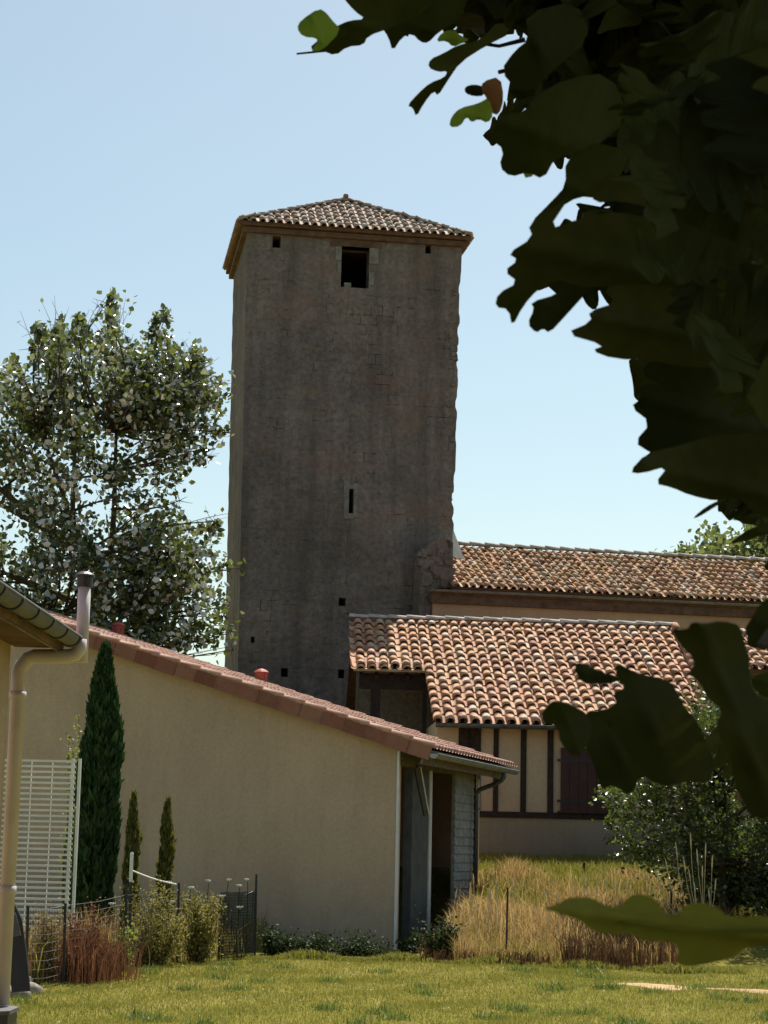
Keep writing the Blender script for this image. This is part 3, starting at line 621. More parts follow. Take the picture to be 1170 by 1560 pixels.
mb = MB(); mb.box(WPz, HU, HV, UP, (sh[0]-0.05, sh[2]+0.05), (-0.1, 0.0), (sillz+0.051, sillz+0.09)); mb.build('window_sill', M_shutter, farm)
mb = MB(); gA = ER-HV*0.07-UP*0.03; mb.gutter(gA-HU*0.02, gA+HU*(hipB[0]-stepU+0.1), 0.075, -HV); 
for k in range(24): 
    p = gA+HU*(0.25*k+0.1); mb.tube([p-HV*0.08+UP*0.0, p-HV*0.07-UP*0.05, p-UP*0.083, p+HV*0.07-UP*0.04], 0.011, 4)
mb.build('gutter', M_darkzinc, farm, smooth=True)
# open porch under the short slope
SP = Hpt(vL, stepT); SPw = SP+HV*0.15
mb = MB(); mb.box(Vector((SP.x, SP.y, 0)), HU, HV, UP, (-0.04, stepU-vL), (-0.03, 0.0), (SP.z-0.075, SP.z-0.02)); mb.build('eave_board', M_ridge, farm)
mb = MB(); P = Vector((SPw.x, SPw.y, 0)); mb.box(P, HU, HV, UP, (0.1, stepU-vL), (0.1, 0.3), (SP.z-0.42, SP.z-0.1)); mb.build('porch_beam', M_timber, farm)
for (a, b2) in ((565, 580), (644, 651)):
    x0 = (on_plane(a, 1060, SPw, HV)-P).dot(HU); x1 = (on_plane(b2, 1060, SPw, HV)-P).dot(HU)
    mb = MB(); mb.box(P, HU, HV, UP, (x0, x1), (0.1, 0.28), (0.5, SP.z-0.42)); mb.build('porch_post', M_timber, farm)
mb = MB(); mb.box(P, HU, HV, UP, (0.12, stepU-vL+0.3), (2.6, 2.8), (0.5, SP.z+0.8)); mb.build('porch_wall', M_oldwood, farm)
mb = MB()
for k in range(6): mb.box(P+UP*(SP.z-0.09), HU, HD, HN, (0.1+k*0.33, 0.17+k*0.33), (-0.15, 2.2), (-0.1, 0.0))
mb.build('porch_rafter', M_timber, farm)
# ================================================================= SECOND TILE ROOF AT THE RIGHT EDGE
XU, XV = frame(6); XE = at_y(1122, 1018, 41.5); xp = radians(24); XD = XV*cos(xp)+UP*sin(xp); XN = -XV*sin(xp)+UP*cos(xp)
ann = thing('tiled_outhouse', 'small tiled outhouse at the right edge half hidden by leaves', 'outhouse', Vector((XE.x+2, XE.y, 1.34)))
pl = [(0, 0), (4.2, 0), (4.2, 2.4), (0, 2.4)]
mb = MB(); slab(mb, XE, XU, XD, XN, pl, -0.01, 0.1); mb.build('roof_deck', ROOF_UNDER, ann)
mb = MB(); tiles(mb, XE, XU, XD, XN, pl, 0.24, 0.36, 0.095, 0.02, 1.2); mb.build('roof', M_tile_house, ann, smooth=True)
Pz = Vector((XE.x, XE.y, 0)); mb = MB(); mb.box(Pz, XU, XV, UP, (0.2, 4.0), (0.3, 2.1), (0.5, XE.z-0.06)); mb.build('wall', M_plinth, ann)
# ================================================================= NEAR HOUSE CORNER (left edge)
KU, KV = frame(-0.3)                                   # KV runs away from the camera
G0 = at_y(112, 972, 11.4)                            # far end of the gutter
near = thing('near_house', 'corner of a yellowish house with grey gutter and cream pipes at the left edge', 'house', Vector((G0.x-1, G0.y-1, 0)))
gy = 7.5; mb = MB(); mb.gutter(G0, G0-KV*gy, 0.056, KU, n=12)
for k in range(16): 
    p = G0-KV*(0.12+0.45*k); mb.tube([p+KU*(0.061*cos(pi*i/10))-UP*(0.061*sin(pi*i/10)) for i in range(11)], 0.006, 4)
mb.build('gutter', M_greygutter, near, smooth=True)
Wc = on_plane(14, 1100, G0-KV*0.05, KV); off = (Wc-G0).dot(KU)       # wall plane offset
Kz = Vector((G0.x, G0.y, 0)); ez = G0.z
mb = MB(); mb.box(Kz, KU, KV, UP, (off-5, off), (-gy, -0.12), (-0.1, ez-0.02)); mb.build('wall', M_near, near)
kp = radians(16); KD = (-KU*cos(kp)+UP*sin(kp)); KN = (KU*sin(kp)+UP*cos(kp)); KE = G0+KU*(-0.05)-UP*0.03
mb = MB(); pl = [(-gy, 0), (0.02, 0), (0.02, 4), (-gy, 4)]; slab(mb, KE, KV, KD, KN, pl, 0.0, 0.05); mb.build('roof_deck', M_brownwood, near)
mb = MB(); tiles(mb, KE, KV, KD, KN, [(-gy, 0.06), (0.05, 0.06), (0.05, 4), (-gy, 4)], 0.215, 0.37, 0.085, 0.012, 0.4); mb.build('roof', M_tile_new, near, smooth=True)
mb = MB(); mb.box(Kz, KU, KV, UP, (off+0.003, -0.09), (-gy, 0.0), (ez-0.06, ez-0.035)); mb.build('soffit', M_brownwood, near)
mb = MB(); mb.box(Kz, KU, KV, UP, (-0.085, -0.078), (-gy, 0.0), (ez-0.085, ez+0.02)); mb.build('fascia', M_oldwood, near)
mb = MB(); pr = 0.042; A = on_plane(120, 1000, G0-KV*0.02, KV); B = on_plane(52, 1000, G0-KV*0.02, KV); C_ = on_plane(29, 1022, G0-KV*0.02, KV); Dn = Vector((C_.x, C_.y, 0.66))
mb.tube([A+UP*0.1, A+UP*0.04, A-KU*0.02+UP*0.01, A-KU*0.06, B, B-KU*0.035-UP*0.012, C_+KU*0.008+UP*0.02, C_, Dn], pr, 14)
mb.tube([C_-UP*0.12, C_-UP*0.16], pr*1.15, 14); mb.tube([Vector((C_.x, C_.y, 1.32)), Vector((C_.x, C_.y, 1.27))], pr*1.15, 14)
mb.build('downpipe', M_cream, near, smooth=True)
mb = MB(); A2 = on_plane(129, 892, G0+KV*0.03, KV); A3 = Vector((A2.x, A2.y, A.z)); mb.tube([A3-UP*0.03, A2], 0.037, 14); vp = mb.build('vent_pipe', M_cream, near, smooth=True)
mb = MB(); mb.tube([A2-UP*0.01, A2+UP*0.05], 0.047, 14); mb.tube([A2+UP*0.05, A2+UP*0.062, A2+UP*0.08], [0.058, 0.058, 0.03], 14); mb.build('vent_cap', M_black, vp)
# rainwater tank the downpipe runs into
Tk = Vector((C_.x, C_.y, 0)); tank = thing('water_tank', 'dark rainwater tank with a pale rim under the cream downpipe', 'water tank', Tk)
mb = MB(); mb.extrude([Tk+KU*x+KV*y for x, y in ((-0.45, -0.3), (0.03, -0.3), (0.085, -0.26), (0.085, 0.02), (0.04, 0.06), (-0.45, 0.06))], UP*0.63); mb.build('tub', M_black, tank)
mb = MB(); mb.extrude([Tk+UP*0.631+KU*x+KV*y for x, y in ((-0.46, -0.31), (0.035, -0.31), (0.095, -0.265), (0.095, 0.025), (0.045, 0.07), (-0.46, 0.07))], UP*0.022); mb.build('rim', M_greygutter, tank)
# ================================================================= WHITE SLATTED SCREEN
ZP = at_y(122, 1157, 24.5); zz = ZP.z; scr = thing('slatted_screen', 'tall white slatted metal screen standing in front of the cypress', 'screen', Vector((ZP.x, ZP.y, 0)))
PU, PV = frame(-3); Pz = Vector((ZP.x, ZP.y, 0)); wdt = 1.05
mb = MB(); k = 0; z = zz-0.012
while z > 0.03: mb.box(Pz, PU, PV, UP, (-wdt, -0.048), (-0.01, 0.01), (z-0.026, z)); z -= 0.067
mb.build('slat_panel', M_white, scr)
for u in (0.0, -0.085): mb = MB(); mb.box(Pz, PU, PV, UP, (u-0.017, u+0.017), (-0.02, 0.02), (0.0, zz+0.01)); mb.build('post', M_white, scr)
for u in (-0.34, -0.6, -0.88): mb = MB(); mb.box(Pz, PU, PV, UP, (u-0.005, u+0.005), (0.0105, 0.018), (0.03, zz-0.01)); mb.build('stiffener', M_white, scr)
# ================================================================= GARDEN FENCE, STAKES
def stake(name, label, cat, px, pyt, pyb, Y=None, r=0.016, mat=M_black, group=None, lean=0.0, parent=None):
    z0 = None
    if Y is None: P = at_z(px, pyb, 0.0)
    else: P = at_y(px, pyb, Y)
    T = at_y(px+lean+ (pyb-pyt)*0.021, pyt, P.y); Tt = Vector((T.x, T.y, T.z))
    P = P - UP*0.15
    mb = MB(); mb.box(P, (Tt-P).normalized(), Vector((1, 0, 0)), Vector((0, 1, 0)), (0, (Tt-P).length), (-r, r), (-0.004, 0.004)); mb.box(P, (Tt-P).normalized(), Vector((1, 0, 0)), Vector((0, 1, 0)), (0, (Tt-P).length), (-0.004, 0.004), (0.0041, r*2))
    if parent: o = mb.build(name, mat, parent)
    else: o = mb.build(name, mat, loc=tuple(P)); tag(o, label, cat, group)
    return P, Tt
p0 = at_z(97, 1497, 0); fence = thing('garden_fence', 'low black wire mesh fence on iron posts round the flower bed', 'fence', p0)
ends = []
for (px, yt, yb) in ((40, 1380, 1505), (97, 1376, 1496), (190, 1350, 1482), (270, 1345, 1468), (333, 1372, 1462), (388, 1332, 1458)):
    ends.append(stake('post', None, None, px, yt, yb, parent=fence))
mb = MB()
for (a, b2) in zip(ends[:-1], ends[1:]):
    A0, A1 = a[0]+UP*0.15, Vector((a[1].x, a[1].y, min(a[1].z, 0.95))); B0, B1 = b2[0]+UP*0.15, Vector((b2[1].x, b2[1].y, min(b2[1].z, 0.95)))
    for k in range(10): f = k/9; mb.tube([A0.lerp(A1, f*0.97), (A0.lerp(A1, f*0.97)+B0.lerp(B1, f*0.97))/2-UP*0.02, B0.lerp(B1, f*0.97)], 0.0028, 3)
    L = (B0-A0).length; nn = int(L/0.07)
    for k in range(nn): f = k/nn; mb.tube([A0.lerp(B0, f), A1.lerp(B1, f)-UP*0.04], 0.002, 3)
mb.build('wire_mesh', M_black, fence)
mb = MB(); a, b2 = ends[4], ends[5]                    # dark shade net on the last bay
for (a, b2) in ((ends[4], ends[5]), (ends[1], ends[2])):
    hh = 0.93 if a is ends[4] else 0.85
    A0, B0 = a[0]+UP*0.15+Vector((0, 0.03, 0)), b2[0]+UP*0.15+Vector((0, 0.03, 0)); n_ = 14; vs = []
    for k in range(n_+1):
        p = A0.lerp(B0, k/n_)+Vector((0, 0.02*sin(k*1.7), 0)); vs += [p, p+UP*(hh+0.02*sin(k*2.1))]
    if a is ends[4]:
        for k in range(34): mb.tube([A0.lerp(B0, k/33), A0.lerp(B0, k/33)+UP*0.9], 0.006, 3)
        for k in range(22): mb.tube([A0+UP*(0.04*k+0.02), B0+UP*(0.04*k+0.02)], 0.006, 3)
mb.build('shade_net', M_net, fence)
stake('iron_stake', 'thin dark iron stake in the tall dry grass nearest the lawn', 'stake', 771, 1352, 1462, r=0.014)
stake('iron_stake', 'short iron stake at the top of the green slope before the farmhouse plinth', 'stake', 889, 1314, 1350, Y=36.5, r=0.022)
stake('iron_stake', 'iron stake under the fruit tree beside pale grass plumes', 'stake', 1022, 1352, 1392, Y=32.0, r=0.018)
P1 = at_y(197, 1440, 24.6); P2 = at_y(201, 1298, 24.6); Pg = Vector((P1.x, P1.y, 0))
wp = thing('white_topped_pole', 'dark garden pole with a bright white sleeve and a rope tied to it', 'pole', Pg)
mb = MB(); mb.tube([Pg, P2-UP*0.33], 0.02, 8); mb.build('pole', M_black, wp)
mb = MB(); mb.tube([P2-UP*0.36, P2-UP*0.02, P2], [0.022, 0.022, 0.012], 8); mb.build('sleeve', M_white, wp)
mb = MB(); Rp = at_y(268, 1347, 25.6); A = P2-UP*0.22; mb.tube([A.lerp(Rp, i/8)-UP*0.02*sin(pi*i/8) for i in range(9)], 0.011, 5); mb.build('rope', M_bone, wp)
# leaning dark sheet and stones by the near house
L0 = at_z(30, 1508, 0.0); L0 = at_y(30, 1508, 15.5)
sh_ = thing('leaning_sheet', 'narrow dark sheet leaning upright beside the cream downpipe', 'sheet', L0)
a1, a2, a3, a4 = at_y(8, 1365, 15.6), at_y(20, 1372, 15.6), at_y(46, 1510, 15.4), at_y(18, 1512, 15.4)
mb = MB(); mb.extrude([a1, a2, at_y(33, 1400, 15.55), at_y(40, 1450, 15.5), a3, a4, at_y(8, 1440, 15.5)], Vector((0, 0.03, 0))); mb.build('sheet', M_black, sh_)
mb = MB(); mb.extrude([at_y(16, 1385, 15.5), at_y(24, 1392, 15.5), at_y(32, 1425, 15.46), at_y(18, 1428, 15.46)], Vector((0, 0.01, 0))); mb.build('patch', M_greygutter, sh_)
random.seed(5)
for k, (px, py, lab) in enumerate(((24, 1498, 'flat pale garden stone below the dark leaning sheet'), (36, 1512, 'rounded tan garden stone right of the water tank'), (20, 1520, 'small brown garden stone just above the tank rim'))):
    P = at_z(px, py, 0.0); vs = []; mb = MB(); nn = 9
    for j, (rr, hh) in enumerate(((0.13, -0.02), (0.15, 0.05), (0.10, 0.10), (0.03, 0.115))):
        for i in range(nn): a = 2*pi*i/nn; vs.append(P+Vector((cos(a)*rr*random.uniform(0.85, 1.2)*1.3, sin(a)*rr*random.uniform(0.8, 1.1), hh)))
    mb.add(vs, [(j*nn+i, j*nn+(i+1) % nn, (j+1)*nn+(i+1) % nn, (j+1)*nn+i) for j in range(3) for i in range(nn)]+[tuple(range(3*nn, 4*nn))])
    tag(mb.build('garden_stone', M_rock, loc=tuple(P), smooth=True), lab, 'stone', 'stones by the near house')
# ================================================================= CONIFERS AND BUSHES BY THE SHED
M_cyp = leaf_mat('cypress_green', (0.012, 0.03, 0.010), (0.035, 0.085, 0.022), 0.15, 0.6, 0.3, (0.05, 0.12, 0.02))
M_con = leaf_mat('yellow_conifer', (0.05, 0.06, 0.012), (0.15, 0.155, 0.035), 0.3, 0.6, 0.3, (0.25, 0.24, 0.05))
def column(name, label, cat, base, H, R, nb, mat, prof, size, group=None, bumpy=0.25, loc=None):
    t = thing(name, label, cat, base, group); base = Vector(base)
    mb = MB(); mb.tube([base, base+UP*H*0.5, base+UP*H*0.93], [R*0.16, R*0.1, R*0.03], 7); mb.build('trunk', M_bark, t, smooth=True)
    f = RNG.uniform(0.0, 1, nb)**0.9; th = RNG.uniform(0, 2*pi, nb); rr = prof(f)*R*(1+bumpy*np.sin(th*3+f*23)*np.sin(f*41+th*2))*np.sqrt(RNG.uniform(0.25, 1, nb))
    P = np.stack([base.x+rr*np.cos(th), base.y+rr*np.sin(th), base.z+H*(0.03+0.95*f)], 1)
    A = np.stack([np.cos(th)*0.32, np.sin(th)*0.32, np.ones(nb)], 1)+RNG.normal(size=(nb, 3))*0.18; A /= np.linalg.norm(A, axis=1, keepdims=True)
    V, Fc, T = leaves_np(P, RNG.uniform(0.6, 1.3, nb)*size, tints(nb), A=A)
    # slimmer sprays: pull side vertices towards the axis
    V = V.reshape(-1, 6, 3); ax = (V[:, 0]+V[:, 3])/2; V[:, [1, 2, 4, 5]] = ax[:, None]+(V[:, [1, 2, 4, 5]]-ax[:, None])*np.array([0.55]); V = V.reshape(-1, 3)
    np_mesh('foliage', V, Fc, T, mat, parent=t); return t
cyb = at_y(140, 1462, 27.5); cyb.z = 0; top = at_y(152, 975, 27.5).z
column('cypress', 'tall dark green columnar cypress against the beige shed wall', 'cypress', cyb, top, 0.285, 14000, M_cyp, lambda f: np.where(f < 0.62, 0.86+0.22*f, 1.0*np.clip((1.0-f)/0.38, 0.0, 1)**0.62), 0.17, bumpy=0.2)
for (px, pyt, Hh, R, lab) in ((199, 1203, 0, 0.12, 'small yellow-green conifer right of the tall cypress'), (252, 1212, 0, 0.12, 'small ragged conifer with reddish tips farther right on the shed wall')):
    b_ = at_y(px-4, 1440, 27.0); b_.z = 0; tz = at_y(px, pyt, 27.0).z
    column('dwarf_conifer', lab, 'conifer', b_, tz, R, 2600, M_con, lambda f: (0.95-0.25*f)*np.clip((1.03-f)/0.3, 0.05, 1)**0.7, 0.10, 'small conifers along the shed wall', bumpy=0.4)
def bush(name, label, cat, px, pyt, pyb, wpx, Y, nl, ls, mat, group=None, depth=None, base_z=0.0, seed=1, twiggy=False):
    random.seed(seed); b_ = at_y(px, pyb, Y); b_ = Vector((b_.x, b_.y, base_z)); tz = at_y(px, pyt, Y).z; H = tz-base_z; R = wpx/F*Y/2; D = depth or R
    t = thing(name, label, cat, b_, group); st = MB(); Ps = []
    nst = 14
    for k in range(nst):
        a = random.uniform(0, 2*pi); rr = random.uniform(0.1, 1); tp = b_+Vector((cos(a)*R*rr*1.15, sin(a)*D*rr, H*random.uniform(0.4, 1.02)))
        path = curve_pts(b_+Vector((cos(a)*R*rr*0.35, sin(a)*D*rr*0.35, 0)), tp, 0.05, 5); st.tube(path, [0.008, 0.007, 0.006, 0.004, 0.003], 4)
        k2 = nl//nst; s_ = RNG.uniform(0.12, 1.03, k2); seg = np.array([path[0].lerp(path[-1], float(x)) for x in s_]); Ps.append(seg+RNG.normal(size=(k2, 3))*R*0.24*RNG.uniform(0.2, 1.4, (k2, 1)))
    st.build('stem', M_bark, t); P = np.concatenate(Ps); P[:, 2] = np.maximum(P[:, 2], base_z+0.01); n = len(P)
    A = RNG.normal(size=(n, 3)); A[:, 2] += 0.7; A /= np.linalg.norm(A, axis=1, keepdims=True)
    V, Fc, T = leaves_np(P, RNG.uniform(0.6, 1.3, n)*ls, tints(n), A=A); np_mesh('foliage', V, Fc, T, mat, parent=t); return t
M_rust = leaf_mat('rusty_leaf', (0.07, 0.032, 0.018), (0.20, 0.105, 0.06), 0.3, 0.7, 0.2, (0.3, 0.12, 0.05))
M_olive = leaf_mat('olive_leaf', (0.09, 0.085, 0.02), (0.28, 0.25, 0.075), 0.35, 0.6, 0.3, (0.38, 0.33, 0.07))
M_lime = leaf_mat('lime_leaf', (0.09, 0.13, 0.02), (0.26, 0.30, 0.06), 0.4, 0.5, 0.3, (0.4, 0.45, 0.08))
M_tan = leaf_mat('tan_leaf', (0.16, 0.12, 0.05), (0.38, 0.30, 0.15), 0.3, 0.7, 0.2, (0.42, 0.32, 0.14))
bush('rusty_bush', 'rusty brown dried shrub behind the front fence post', 'bush', 124, 1382, 1485, 62, 23.3, 2600, 0.035, M_rust, seed=2)
bush('tan_bush', 'pale tan-green dried weeds behind the slatted screen foot', 'bush', 68, 1392, 1490, 60, 22.8, 3000, 0.035, M_tan, seed=3)
bush('lime_bush', 'bright yellow-green low bush between the rusty shrub and the white pole', 'bush', 180, 1408, 1478, 42, 24.3, 1800, 0.04, M_lime, seed=4)
bush('flower_bush', 'tall straw-coloured flowering weeds in the middle of the fenced bed', 'bush', 232, 1352, 1475, 85, 25.3, 5200, 0.035, M_olive, seed=5)
bush('flower_bush', 'yellow-green bushy weeds right of the middle fence post', 'bush', 300, 1362, 1468, 70, 26.2, 4500, 0.04, M_olive, seed=6)
bush('small_shrub', 'yellow-green shrub peeping out left of the cypress', 'shrub', 104, 1094, 1460, 34, 28.3, 2600, 0.05, M_lime, seed=7)
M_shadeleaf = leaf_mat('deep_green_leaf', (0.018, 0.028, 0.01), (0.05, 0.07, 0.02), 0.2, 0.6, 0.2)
for k, (px, pt, wd) in enumerate(((425, 1412, 60), (480, 1432, 70), (545, 1436, 80))):
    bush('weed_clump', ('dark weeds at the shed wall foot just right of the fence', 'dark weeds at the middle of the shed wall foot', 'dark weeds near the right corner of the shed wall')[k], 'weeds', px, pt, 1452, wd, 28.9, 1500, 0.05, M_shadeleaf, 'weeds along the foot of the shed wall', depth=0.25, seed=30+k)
random.seed(44)
def bed(n_, mat, h0, h1, nm, lb, w0=0.008, w1=0.016, lo=0, hi=1):
    px = RNG.uniform(15, 400, n_); X = np.zeros(n_); Y = np.zeros(n_)
    for i in range(n_):
        f = px[i]/400; g_ = at_z(px[i], 1503-52*f-4*f*f+random.uniform(-26, 2), 0.0); X[i], Y[i] = g_.x, g_.y
    k = RNG.uniform(0, 1, n_) < 0.55+0.45*np.sin(px*0.09)*np.sin(px*0.031+1)
    X, Y = X[k], Y[k]; H = RNG.uniform(h0, h1, len(X))*(0.7+0.5*np.abs(np.sin(X*3)))
    tag(blades(nm, np.stack([X, Y, np.zeros(len(X))], 1), H, RNG.uniform(w0, w1, len(X)), 0.25, tints(len(X), lo, hi), mat, 2, 0.08), lb, 'weeds', kind='stuff')
bed(4200, M_dry, 0.2, 0.75, 'bed_dry_grass', 'dry grass stalks in the fenced bed')
bed(5200, M_grass, 0.15, 0.55, 'bed_green_grass', 'green weeds in the fenced bed', 0.012, 0.022, 0, 0.7)
bed(1500, M_rust, 0.2, 0.7, 'bed_rusty_stalks', 'rusty dried stalks in the fenced bed')
nr_ = 1300; rx = RNG.normal(0, 0.26, nr_); ry = RNG.normal(0, 0.28, nr_); rc = at_y(122, 1480, 23.2)
tag(blades('rusty_reeds', np.stack([rc.x+rx, rc.y+ry, np.zeros(nr_)], 1), RNG.uniform(0.25, 0.8, nr_)*(1-0.5*np.abs(rx)), RNG.uniform(0.006, 0.013, nr_), 0.3, tints(nr_), M_rust, 2, 0.08), 'upright rusty brown stems around the dried shrub', 'weeds', kind='stuff')
# side twig and white umbels
P = at_y(172, 1150, 27.4); mb = MB(); mb.tube([P-Vector((0.1, 0, 0.1)), P+Vector((0.05, 0, 0.03)), P+Vector((0.26, 0, 0.13))], [0.02, 0.03, 0.006], 6)
P_umb = [(232, 1372), (258, 1345), (290, 1353), (318, 1343), (170, 1378), (262, 1375), (286, 1372), (348, 1341), (377, 1341), (338, 1366), (366, 1383), (365, 1350)]
M_umb = simple('umbel_white', (0.72, 0.71, 0.64), 0.8, 0, 0.1, 8, 0.002)
for k, (px, py) in enumerate(P_umb):
    Y = 24.6+(px-170)*0.015; T = at_y(px, py, Y); g = Vector((T.x+random.uniform(-0.06, 0.06), T.y, 0)); t = thing('white_umbel', 'white flat-topped wildflower on a thin stem in the fenced bed', 'wildflower', g, 'white wildflowers in the fenced bed')
    mb = MB(); pth = curve_pts(g, T, 0.02, 5); mb.tube(pth, 0.005, 4); mb.build('stem', M_shadeleaf, t)
    mb = MB()
    for i in range(14):
        a = random.uniform(0, 2*pi); r_ = random.uniform(0, 0.032); c_ = T+Vector((cos(a)*r_*1.4, sin(a)*r_, 0.012*random.random())); mb.tube([c_, c_+UP*0.012], 0.014, 5); mb.tube([T-UP*0.02, c_], 0.0012, 3)
    mb.build('flower_head', M_umb, t)
# ================================================================= LAWN, DRY GRASS
def wedge(n, y0, y1, m0=0.5, pw=1.0):
    y = y0+(y1-y0)*RNG.uniform(0, 1, n)**pw; x = RNG.uniform(-1, 1, n)*(0.2*y+m0); return x, y
x, y = wedge(150000, 15.5, 28.4, 0.6, 0.85)
dirt = lambda x, y: np.exp(-((y-(21.75+0.15*np.sin(x*2)))/0.33)**2)*sm(1.9, 2.9, x)
P_ = at_z(1050, 1508, 0); DY, DX = P_.y, at_z(905, 1503, 0).x
dirt = lambda x, y: np.exp(-((y-(DY+0.1*np.sin(x*2.3)+0.08*np.sin(x*7)))/0.42)**4)*sm(DX-0.1, DX+0.6, x)
keep = RNG.uniform(0, 1, len(x)) > dirt(x, y)*0.97
xb, yb = x[keep], y[keep]
patch = 0.5+0.5*np.sin(xb*1.1+np.sin(yb*0.9)*2)*np.sin(yb*0.8+xb*0.5)
clump = np.sin(xb*9+np.sin(yb*7))*np.sin(yb*8+1.3*np.sin(xb*5))
hh = RNG.uniform(0.018, 0.042, len(xb))*(1+0.35*np.clip(clump, 0, 1)+0.35*patch)
tn = tints(len(xb)); tn[:, 0] = np.clip(0.15+0.5*(1-patch)+RNG.normal(0, 0.22, len(xb)), 0, 1)
g = blades('lawn_grass', np.stack([xb, yb, hgt(xb, yb)-0.003], 1), hh, RNG.uniform(0.005, 0.011, len(xb)), 0.6, tn, M_grass); tag(g, 'mown green lawn with dry patches', 'grass', kind='stuff')
# tufts of broader weeds in the lawn
x, y = wedge(60, 17, 27.5, 0.3); px_, py_, hh_, ww_ = [], [], [], []
for a, b2 in list(zip(x, y))+[(at_z(*p, 0).x, at_z(*p, 0).y) for p in ((395, 1500), (360, 1512), (655, 1452), (500, 1540), (640, 1500))]:
    k = 70; px_.append(a+RNG.normal(0, 0.09, k)); py_.append(b2+RNG.normal(0, 0.09, k)); hh_.append(RNG.uniform(0.03, 0.10, k))
xx, yy, hh = map(np.concatenate, (px_, py_, hh_))
tag(blades('lawn_weeds', np.stack([xx, yy, hgt(xx, yy)-0.003], 1), hh, RNG.uniform(0.012, 0.024, len(xx)), 0.7, tints(len(xx), 0, 0.5), leaf_mat('weed_green', (0.06, 0.10, 0.018), (0.14, 0.19, 0.04), 0.3, 0.5, 0.3)), 'low weeds dotted over the lawn', 'weeds', kind='stuff')
# daisies / seed specks
x, y = wedge(260, 16.5, 27, 0.3); tag(blades('clover_flowers', np.stack([x, y, hgt(x, y)+0.03], 1), np.full(260, 0.012), np.full(260, 0.022), 0.5, tints(260), M_seed), 'tiny pale clover flowers in the lawn', 'flowers', kind='stuff')
# bare dirt strip
sx_ = np.linspace(DX-0.2, 7, 60); vs = []; mb = MB()
for i, a in enumerate(sx_):
    wv = 0.30*float(sm(DX-0.2, DX+1.0, a))*(1+0.25*sin(a*6.1)); yc = DY+0.1*sin(a*2.3)+0.08*sin(a*7)
    for j in range(5): yy = yc+wv*(j/2-1)*1.3; vs.append(Vector((a, yy, float(hgt(a, yy))+0.012*(1-abs(j/2-1))+0.002)))
mb.add(vs, [(i*5+j, (i+1)*5+j, (i+1)*5+j+1, i*5+j+1) for i in range(59) for j in range(4)])
o = mb.build('bare_earth_path', simple('dry_earth', (0.42, 0.29, 0.17), 1, 0, 0.25, 5, 0.02, 0)); tag(o, 'strip of bare tan earth in the lawn', kind='structure')
# green shorter growth on the slope and long dry grass below it
def slope_pts(n, pxpoly):
    X = RNG.uniform(0.3, 9.5, n*4); Y = RNG.uniform(26.3, 39.6, n*4); Z = hgt(X, Y); pr, ok = project_np(np.stack([X, Y, Z], 1))
    k = inside_np(pxpoly, pr[:, 0], pr[:, 1]); return X[k][:n], Y[k][:n], Z[k][:n]
side = C0.x+0.3
x, y, z = slope_pts(36000, [(715, 1300), (1240, 1300), (1240, 1400), (690, 1400)])
tn = tints(len(x)); tag(blades('slope_grass', np.stack([x, y, z], 1), RNG.uniform(0.04, 0.17, len(x)), RNG.uniform(0.008, 0.016, len(x)), 0.5, tn, M_grass, 2), 'green grass on the rising bank', 'grass', kind='stuff')
x, y, z = slope_pts(36000, [(676, 1400), (725, 1350), (780, 1325), (880, 1345), (960, 1335), (1060, 1370), (1120, 1400), (1120, 1440), (1045, 1473), (690, 1466)])
gap = np.sin(x*2.1+1)*np.sin(y*1.7)+RNG.normal(0, 0.5, len(x)); k = gap > -0.5; x, y, z = x[k], y[k], z[k]
hh = RNG.uniform(0.2, 0.62, len(x))*(1-0.35*sm(30, 35, y))*(0.75+0.45*np.sin(x*1.9+0.7)*np.sin(y*1.1+x)+RNG.normal(0, 0.1, len(x))); tn = tints(len(x)); tn[:, 0] = np.clip(RNG.normal(0.5, 0.3, len(x)), 0, 1)
tag(blades('dry_grass', np.stack([x, y, z], 1), hh, RNG.uniform(0.007, 0.014, len(x)), 0.35, tn, M_dry, 2, 0.15), 'long golden dry grass on the bank', 'grass', kind='stuff')
x, y, z = slope_pts(5500, [(684, 1395), (760, 1350), (1120, 1350), (1120, 1440), (1045, 1473), (690, 1466)])
tag(blades('green_tall_grass', np.stack([x, y, z], 1), RNG.uniform(0.12, 0.36, len(x)), RNG.uniform(0.01, 0.018, len(x)), 0.4, tints(len(x), 0, 0.5), M_grass, 2), 'green stalks among the dry grass', 'grass', kind='stuff')
def plumes(pts, Y0, name, label):                      # arching pale seed heads
    V = MB()
    for (px, py, L, dx) in pts:
        T = at_y(px, py, Y0); g_ = Vector((T.x+dx, T.y+random.uniform(-0.2, 0.2), float(hgt(T.x, T.y)))); mid = g_.lerp(T, 0.7)+Vector((dx*-0.15, 0, 0.08))
        V.tube([g_, mid, T], [0.006, 0.004, 0.003], 4); d = (T-mid).normalized(); V.tube([mid.lerp(T, 0.5), mid.lerp(T, 0.75), T+d*0.02, T+d*0.1-UP*0.03], [0.005, 0.012, 0.010, 0.003], 6)
    return V
random.seed(11)
o = plumes([(random.uniform(690, 1000), random.uniform(1335, 1385), 0, random.uniform(-0.15, 0.15)) for _ in range(38)], 30.0, '', '').build('seed_plumes', M_seed); tag(o, 'pale seed heads over the dry grass', 'grass', kind='stuff')
gt = at_y(1065, 1400, 30.0); pg = thing('plume_grass', 'tall clump of pale arching grass plumes beside the fruit tree', 'ornamental grass', Vector((gt.x, gt.y, float(hgt(gt.x, gt.y)))))
